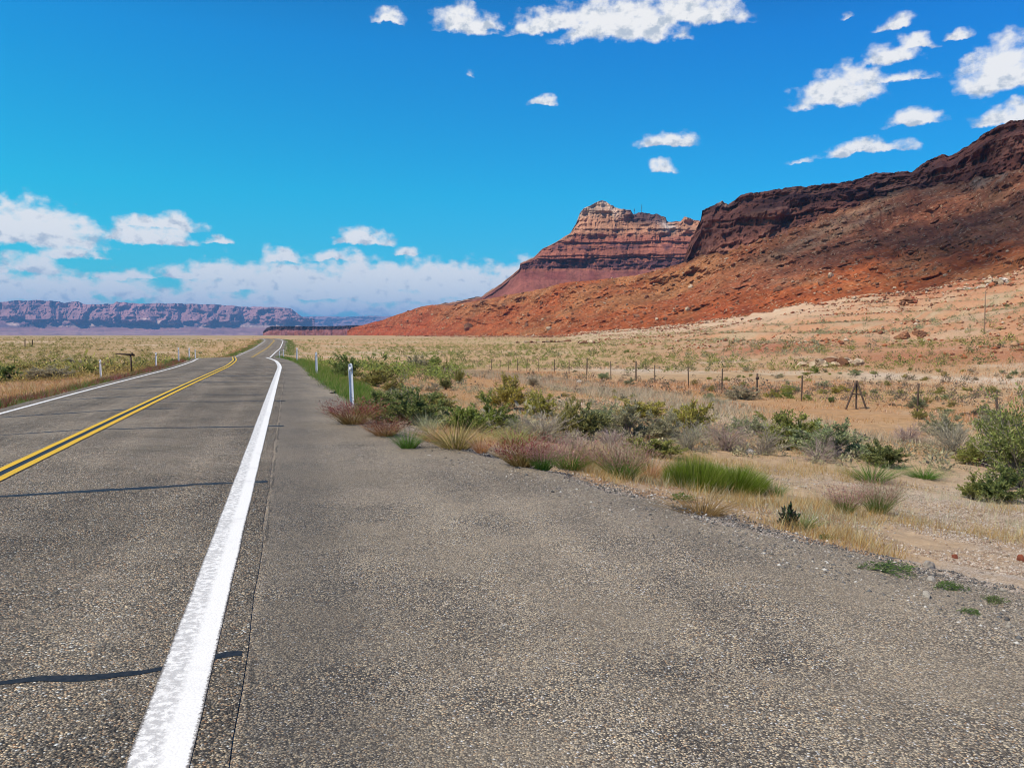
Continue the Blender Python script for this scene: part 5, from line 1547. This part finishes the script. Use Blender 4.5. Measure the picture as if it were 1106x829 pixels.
# ------------------------------------------------------------------ rock outcrops on the far slope
def outcrop(u, v, w, h, mats, label, n, seed, spread_d=0.5):
    """ledge of broken blocks: one thing, its blocks are the parts"""
    p, r = on_ground(u, v)
    e = empty('rock_outcrop', p)
    tag(e, label, 'rock outcrop')
    rng = np.random.default_rng(seed)
    W_, H_ = w / FPX * r, h / FPX * r
    rx = np.array([math.cos(math.atan2(p.x, p.y)), -math.sin(math.atan2(p.x, p.y))])
    ry = np.array([rx[1] * -1, rx[0]])
    for i in range(int(n * 1.9)):
        a = rng.uniform(-0.5, 0.5); b = rng.uniform(-0.5, 0.5) * spread_d
        off = rx * a * W_ + ry * b * W_
        s = H_ * rng.uniform(0.25, 0.8) * (1 - 1.2 * a * a)
        bx = p.x + off[0]; by = p.y + off[1]
        bz = float(ground_z(np.array([bx]), np.array([by]))[0]) - p.z
        me = stone_mesh('block', seed * 31 + i, 3, 0.9)
        o = obj('block', me, mats[int(rng.integers(len(mats)))], e)
        o.location = (off[0], off[1], bz + s * 0.25)
        o.scale = (s * rng.uniform(1.2, 2.4), s * rng.uniform(0.9, 1.6), s)
        o.rotation_euler = (rng.uniform(-.2, .2), rng.uniform(-.2, .2), rng.uniform(0, 6.28))
outcrop(898, 395, 62, 15, [M_tan_rock, M_tan_rock, M_tan_rock, M_brown_rock], 'ragged tan rock ledge with a dark hollow on the flat behind the fence', 24, 11)
outcrop(984, 364, 24, 10, [M_brown_rock, M_brown_rock], 'dark red-brown blocks coloured for a shaded hollow on the pink slope, right of the tan ledge', 8, 12)  # dark blocks put the shade of an overhang into the rock colour
outcrop(1068, 307, 50, 7, [M_white_rock, M_tan_rock, M_tan_rock], 'heap of whitish rocks at the foot of the dark slope', 16, 13)
outcrop(980, 327, 16, 7, [M_brown_rock, M_red_rock], 'small red-brown rock lump on the tan slope under the dark hill', 7, 14)
outcrop(585, 370, 60, 5, [M_brown_rock, M_tan_rock], 'long low dark undercut bank at the foot of the red hill', 20, 15, 0.3)
outcrop(634, 371, 22, 7, [M_brown_rock, M_tan_rock], 'dark rock bank at the left end of the whitish rim', 9, 16)

# boulders on the red hill
def boulders(n, seed):
    rng = np.random.default_rng(seed)
    hill = bpy.data.objects['talus_hill'].data
    co = np.empty(len(hill.vertices) * 3, np.float32); hill.vertices.foreach_get('co', co); co = co.reshape(-1, 3)
    d = np.hypot(co[:, 0], co[:, 1]); az = np.arctan2(co[:, 0], co[:, 1])
    te = (co[:, 2] - CAMZ) / d
    a0, _ = ray(430, 350); a1, _ = ray(1106, 350)
    fr = np.interp(az, _fa, FOOT_R)
    ok = np.where((az > a0) & (az < a1) & (d > fr * 1.02) & (te > -0.01))[0]
    pick = []
    while len(pick) < n:
        k = int(ok[rng.integers(len(ok))])
        if rng.uniform() < (fr[k] * 1.05 / d[k]) ** 3:
            pick.append(k)
    meshes = [stone_mesh('boulder', 900 + i, 2, 0.5) for i in range(6)]
    for m in meshes: m.materials.append(M_brown_rock)
    light = [stone_mesh('boulder', 950 + i, 2, 0.5) for i in range(4)]
    for m in light: m.materials.append(M_tan_rock)
    for k in pick:
        pale = rng.uniform() < 0.3
        ms = light if pale else meshes
        o = obj('boulder', ms[int(rng.integers(len(ms)))])
        s = rng.lognormal(0, 0.45) * (1.7 if pale else 2.4) * (d[k] / 700) ** 0.5
        o.location = (co[k, 0], co[k, 1], co[k, 2] + 0.2 * s)
        o.scale = (s * rng.uniform(0.9, 1.5), s, s * rng.uniform(0.6, 1.0))
        o.rotation_euler = (rng.uniform(-.3, .3), rng.uniform(-.3, .3), rng.uniform(0, 6.28))
        tag(o, 'pale tan boulder lying on the red rubble slope' if pale else 'dark brown boulder lying on the red rubble slope', 'boulder',
            'pale boulders on the red slope' if pale else 'dark boulders on the red slope')
boulders(230, 71)

# ------------------------------------------------------------------ marker posts
def flat_mat(name, col, rough=0.6, metal=0.0, var=0.25, sc=9.0):
    m, N, bs, out = new_mat(name)
    co = N.n('ShaderNodeTexCoord').outputs['Object']
    n = N.noise(co, sc, 5, 0.65)
    f = N.smooth(n, 0.3, 0.7, 1 - var, 1 + var * 0.5)
    N.link(N.mix(1.0, (*col, 1), N.n('ShaderNodeCombineColor', ins={0: f, 1: f, 2: f}).outputs[0], 'MULTIPLY'), bs.inputs['Base Color'])
    bs.inputs['Roughness'].default_value = rough
    bs.inputs['Metallic'].default_value = metal
    return m
M_post = flat_mat('white_plastic', (0.80, 0.80, 0.80), 0.5, 0, 0.12)
M_refl = flat_mat('reflector_white', (0.74, 0.73, 0.70), 0.4, 0, 0.1)
M_wood = flat_mat('weathered_wood', (0.115, 0.080, 0.055), 0.9, 0, 0.4, 14.0)
M_steel = flat_mat('rusty_steel', (0.105, 0.070, 0.050), 0.8, 0.2, 0.4, 20.0)
M_wire = flat_mat('fence_wire', (0.16, 0.13, 0.11), 0.6, 0.5, 0.2)
M_dark = flat_mat('dark_board', (0.060, 0.040, 0.035), 0.8, 0, 0.4, 12.0)

def box_arr(cx_, cy_, cz_, sx, sy, sz):
    s = np.array([[-1, -1, -1], [1, -1, -1], [1, 1, -1], [-1, 1, -1], [-1, -1, 1], [1, -1, 1], [1, 1, 1], [-1, 1, 1]], float) * 0.5
    f = np.array([(0, 3, 2, 1), (4, 5, 6, 7), (0, 1, 5, 4), (1, 2, 6, 5), (2, 3, 7, 6), (3, 0, 4, 7)])
    return s * np.array([sx, sy, sz]) + np.array([cx_, cy_, cz_]), f
def delineator_mesh():
    """thin curved plastic blade with a slanted, rounded top"""
    n = 9
    prof_x = np.linspace(-0.055, 0.055, n)
    prof_y = 0.018 * (1 - (prof_x / 0.055) ** 2)
    zs = np.array([-0.15, 0.0, 0.5, 1.0, 1.06, 1.10, 1.12])
    ws = np.array([1, 1, 1, 1, 0.97, 0.80, 0.45])
    front = np.stack([np.concatenate([prof_x * w for w in ws]), np.tile(prof_y, len(zs)), np.repeat(zs, n)], 1)
    back = front + np.array([0, 0.012, 0])
    k = len(front)
    f1 = grid_faces(len(zs), n)
    f2 = f1[:, ::-1] + k
    rim = []
    for j in range(len(zs) - 1):
        for c in (0, n - 1):
            a, b = j * n + c, (j + 1) * n + c
            rim.append((a, b, b + k, a + k) if c == 0 else (b, a, a + k, b + k))
    for c in range(n - 1):
        a = (len(zs) - 1) * n + c
        rim.append((a, a + 1, a + 1 + k, a + k))
    return mesh_np('post_blade', np.concatenate([front, back]), [f1, f2, np.array(rim)], True)
D_blade = delineator_mesh(); D_blade.materials.append(M_post)
D_refl = mesh_np('reflector', *box_arr(0, -0.004, 0.98, 0.07, 0.006, 0.10)); D_refl.materials.append(M_refl)
def post_at(y, t, label, group, tilt=0.0, h=1.0, reflector=True):
    x = float(road_x(y)) + t / COSR
    z = float(ground_z(np.array([x]), np.array([y]))[0])
    e = empty('marker_post', (x, y, z - 0.02), R(15) + math.atan2(x, y) * 0)
    e.rotation_euler = (0, tilt, R(15))
    e.scale = (1, 1, h)
    obj('blade', D_blade, None, e)
    if reflector:
        obj('reflector', D_refl, None, e)
    tag(e, label, 'marker post', group)
def t_of(u, y):
    x = (u - CX) / FPX * y
    return (x - float(road_x(y))) * COSR
GR, GL = 'white marker posts right of the road', 'white marker posts left of the road'
post_at(20.8, t_of(380, 20.8), 'nearest and tallest white marker post right of the road, above rust red grass', GR, R(-2.0), 1.03)
post_at(41.5, t_of(341.8, 41.5), 'second white marker post right of the road, beside the green verge', GR, R(-0.5))
post_at(66, t_of(320.6, 66), 'third white marker post right of the road', GR, R(1.0))
post_at(86, t_of(306.3, 86), 'fourth white marker post right of the road, just past the crest', GR)
post_at(112, 4.6, 'fifth and farthest white marker post right of the road', GR, h=1.3)
post_at(46, t_of(108.5, 46), 'nearest white marker post left of the road', GL, R(-1.5), 1.0)
post_at(57, t_of(168.5, 57), 'second white marker post left of the road, right of the dark post with a board', GL, 0, 1.0)
post_at(66, t_of(193, 66), 'third white marker post left of the road', GL, 0, 1.1)
post_at(74, t_of(204.5, 74), 'fourth white marker post left of the road, near the crest', GL, 0, 1.0)
post_at(84, t_of(211, 84), 'farthest white marker post left of the road', GL, 0, 1.0)

# dark post with a thin tilted board on top
def board_post():
    y = 52.0
    x = (142 - CX) / FPX * y
    z = float(ground_z(np.array([x]), np.array([y]))[0])
    e = empty('board_post', (x, y, z), 0.1)
    tag(e, 'dark wooden post with a thin tilted board across its top, left of the road', 'post')
    v, f = box_arr(0, 0, 0.55, 0.085, 0.085, 1.3)
    o = obj('post', mesh_np('post', v, f), M_wood, e)
    o.rotation_euler = (0, R(-2.5), 0)
    v, f = box_arr(-0.36, -0.05, 1.17, 1.15, 0.05, 0.13)
    v[:, 2] += np.where(v[:, 0] < -0.5, 0.06, 0.0)
    v[:, 2] = np.where((v[:, 0] < -0.5) & (v[:, 2] < 1.19), v[:, 2] + 0.07, v[:, 2])
    obj('board', mesh_np('board', v, f), M_dark, e)
    v, f = box_arr(0.03, 0.06, 1.24, 0.09, 0.02, 0.16)
    obj('bracket', mesh_np('bracket', v, f), M_dark, e)
board_post()

# ------------------------------------------------------------------ wire fence on the right
def fence():
    us = [531, 540, 549, 559, 569, 582, 599, 614.7, 633.8, 660, 687, 707.6, 744, 780, 818, 866.5, 926, 992, 1079, 1190]
    pts = []
    for u in us:
        y = 26.2 / (0.27 + (u - CX) / FPX)
        x = (u - CX) / FPX * y
        pts.append((x, y, float(ground_z(np.array([x]), np.array([y]))[0])))
    e = empty('wire_fence', pts[0])
    base = np.array(pts[0])
    tag(e, 'long wire fence of thin dark posts crossing the flat right of the road', 'fence')
    rng = np.random.default_rng(5)
    tops = []
    for i, p in enumerate(pts):
        h = rng.uniform(1.22, 1.42) * (1.12 if i in (8, 10) else 1.0)
        wood = i in (8, 10, 14)
        wd = 0.11 if wood else 0.075
        lx, ly = rng.normal(size=2) * 0.03
        path = np.array([[[0, 0, -0.2], [lx * .5, ly * .5, h * 0.5], [lx, ly, h]]]) + (np.array(p) - base)
        v, f = tubes_arr(path, np.full((1, 3), wd / 2 if wood else wd / 2), 6)
        nv = len(v)
        cap = np.arange(nv - 6, nv)
        o = obj('post', mesh_np('fence_post', v, [f, cap[None]]), M_wood if wood else M_steel, e)
        if i == 14:
            vb, fb = box_arr(*(np.array(p) - base + np.array([lx, ly, h * 0.80])), 0.16, 0.10, 0.13)
            obj('dark_cap', mesh_np('dark_cap', vb, fb), M_dark, e)
        tops.append((np.array(p) - base, np.array([lx, ly, h])))
    for lev in (0.28, 0.52, 0.76, 0.95):
        path = []
        for i, (b, t_) in enumerate(tops):
            q = b + t_ * lev
            path.append(q)
            if i < len(tops) - 1:
                q2 = tops[i + 1][0] + tops[i + 1][1] * lev
                path.append((q + q2) / 2 - np.array([0, 0, 0.03]))
        path = np.array(path)[None]
        v, f = tubes_arr(path, np.full(path.shape[:2], 0.005), 3)
        obj('wire', mesh_np('wire', v, f), M_wire, e)
fence()

def brace():
    y = 26.2 / (0.27 + (926 - CX) / FPX) - 0.25
    x = (926 - CX) / FPX * y
    z = float(ground_z(np.array([x]), np.array([y]))[0])
    e = empty('fence_brace', (x, y, z))
    tag(e, 'dark A-frame brace of leaning posts in the fence line', 'fence brace')
    for nm, foot in (('leaning_post', (-0.58, -0.1, -0.15)), ('leaning_post', (0.55, 0.05, -0.15)), ('upright_post', (0.06, 0.12, -0.15))):
        path = np.array([[foot, (0, 0, 1.32)]], float)
        v, f = tubes_arr(path, np.full((1, 2), 0.045 if nm == 'leaning_post' else 0.035), 7)
        cap = np.arange(len(v) - 7, len(v))
        obj(nm, mesh_np(nm, v, [f, cap[None]]), M_steel, e)
    v, f = tubes_arr(np.array([[(-0.26, -0.04, 0.72), (0.26, 0.03, 0.70)]], float), np.full((1, 2), 0.025), 6)
    obj('crossbar', mesh_np('crossbar', v, f), M_steel, e)
brace()

# old fence posts on the left plain
for i, (u, v, h, lab) in enumerate([(27, 375, 8, 'short dark wooden post on the left plain, left one of two'),
                                    (35, 373.5, 6, 'shorter dark wooden post on the left plain, right one of two')]):
    p, r = on_ground(u, v)
    H_ = h / FPX * r
    path = np.array([[[0, 0, -0.3], [0.03, 0, H_ * 0.5], [0.08, 0, H_]]])
    vv, ff = tubes_arr(path, np.full((1, 3), 0.12), 6)
    o = obj('wooden_post', mesh_np('wooden_post', vv, [ff, np.arange(len(vv) - 6, len(vv))[None]]), M_wood)
    o.location = p
    tag(o, lab, 'post', 'old posts on the left plain')

# utility poles on the slope and masts on the butte
M_pole = flat_mat('pole_grey_wood', (0.26, 0.17, 0.11), 0.9, 0, 0.3, 8.0)
def pole(u, v, h_px, label, name='utility_pole'):
    p, r = on_ground(u, v)
    H_ = h_px / FPX * r
    e = empty(name, p)
    tag(e, label, 'utility pole', 'bare poles at the foot of the hills')
    vv, ff = tubes_arr(np.array([[[0, 0, -0.5], [0, 0, H_ * 0.5], [0, 0, H_]]]), np.array([[0.10, 0.085, 0.07]]), 8)
    obj('pole', mesh_np('pole', vv, [ff, np.arange(len(vv) - 8, len(vv))[None]]), M_pole, e)
pole(1063, 361, 40, 'thin pole rising from the pink slope near the right edge')
pole(719, 353, 19, 'thin pole in front of the red hill, left of the dark cliff')
def mast(u, v, h_px, d, label):
    az, te = ray(u, v)
    e = empty('antenna_mast', (d * math.sin(az), d * math.cos(az), CAMZ + d * float(te) - 3))
    H_ = h_px / FPX * d + 3
    tag(e, label, 'mast', 'masts on the butte')
    vv, ff = tubes_arr(np.array([[[0, 0, 0], [0, 0, H_]]], float), np.array([[0.5, 0.3]]), 6)
    obj('shaft', mesh_np('shaft', vv, ff), M_steel, e)
    for k in (0.62, 0.8):
        vv, ff = box_arr(0, 0, H_ * k, 2.2, 0.6, 0.8)
        obj('aerial', mesh_np('aerial', vv, ff), M_steel, e)
mast(693, 230, 9, 1757, 'taller thin mast on top of the banded butte')
mast(685, 231, 6, 1757, 'shorter thin mast on top of the banded butte')
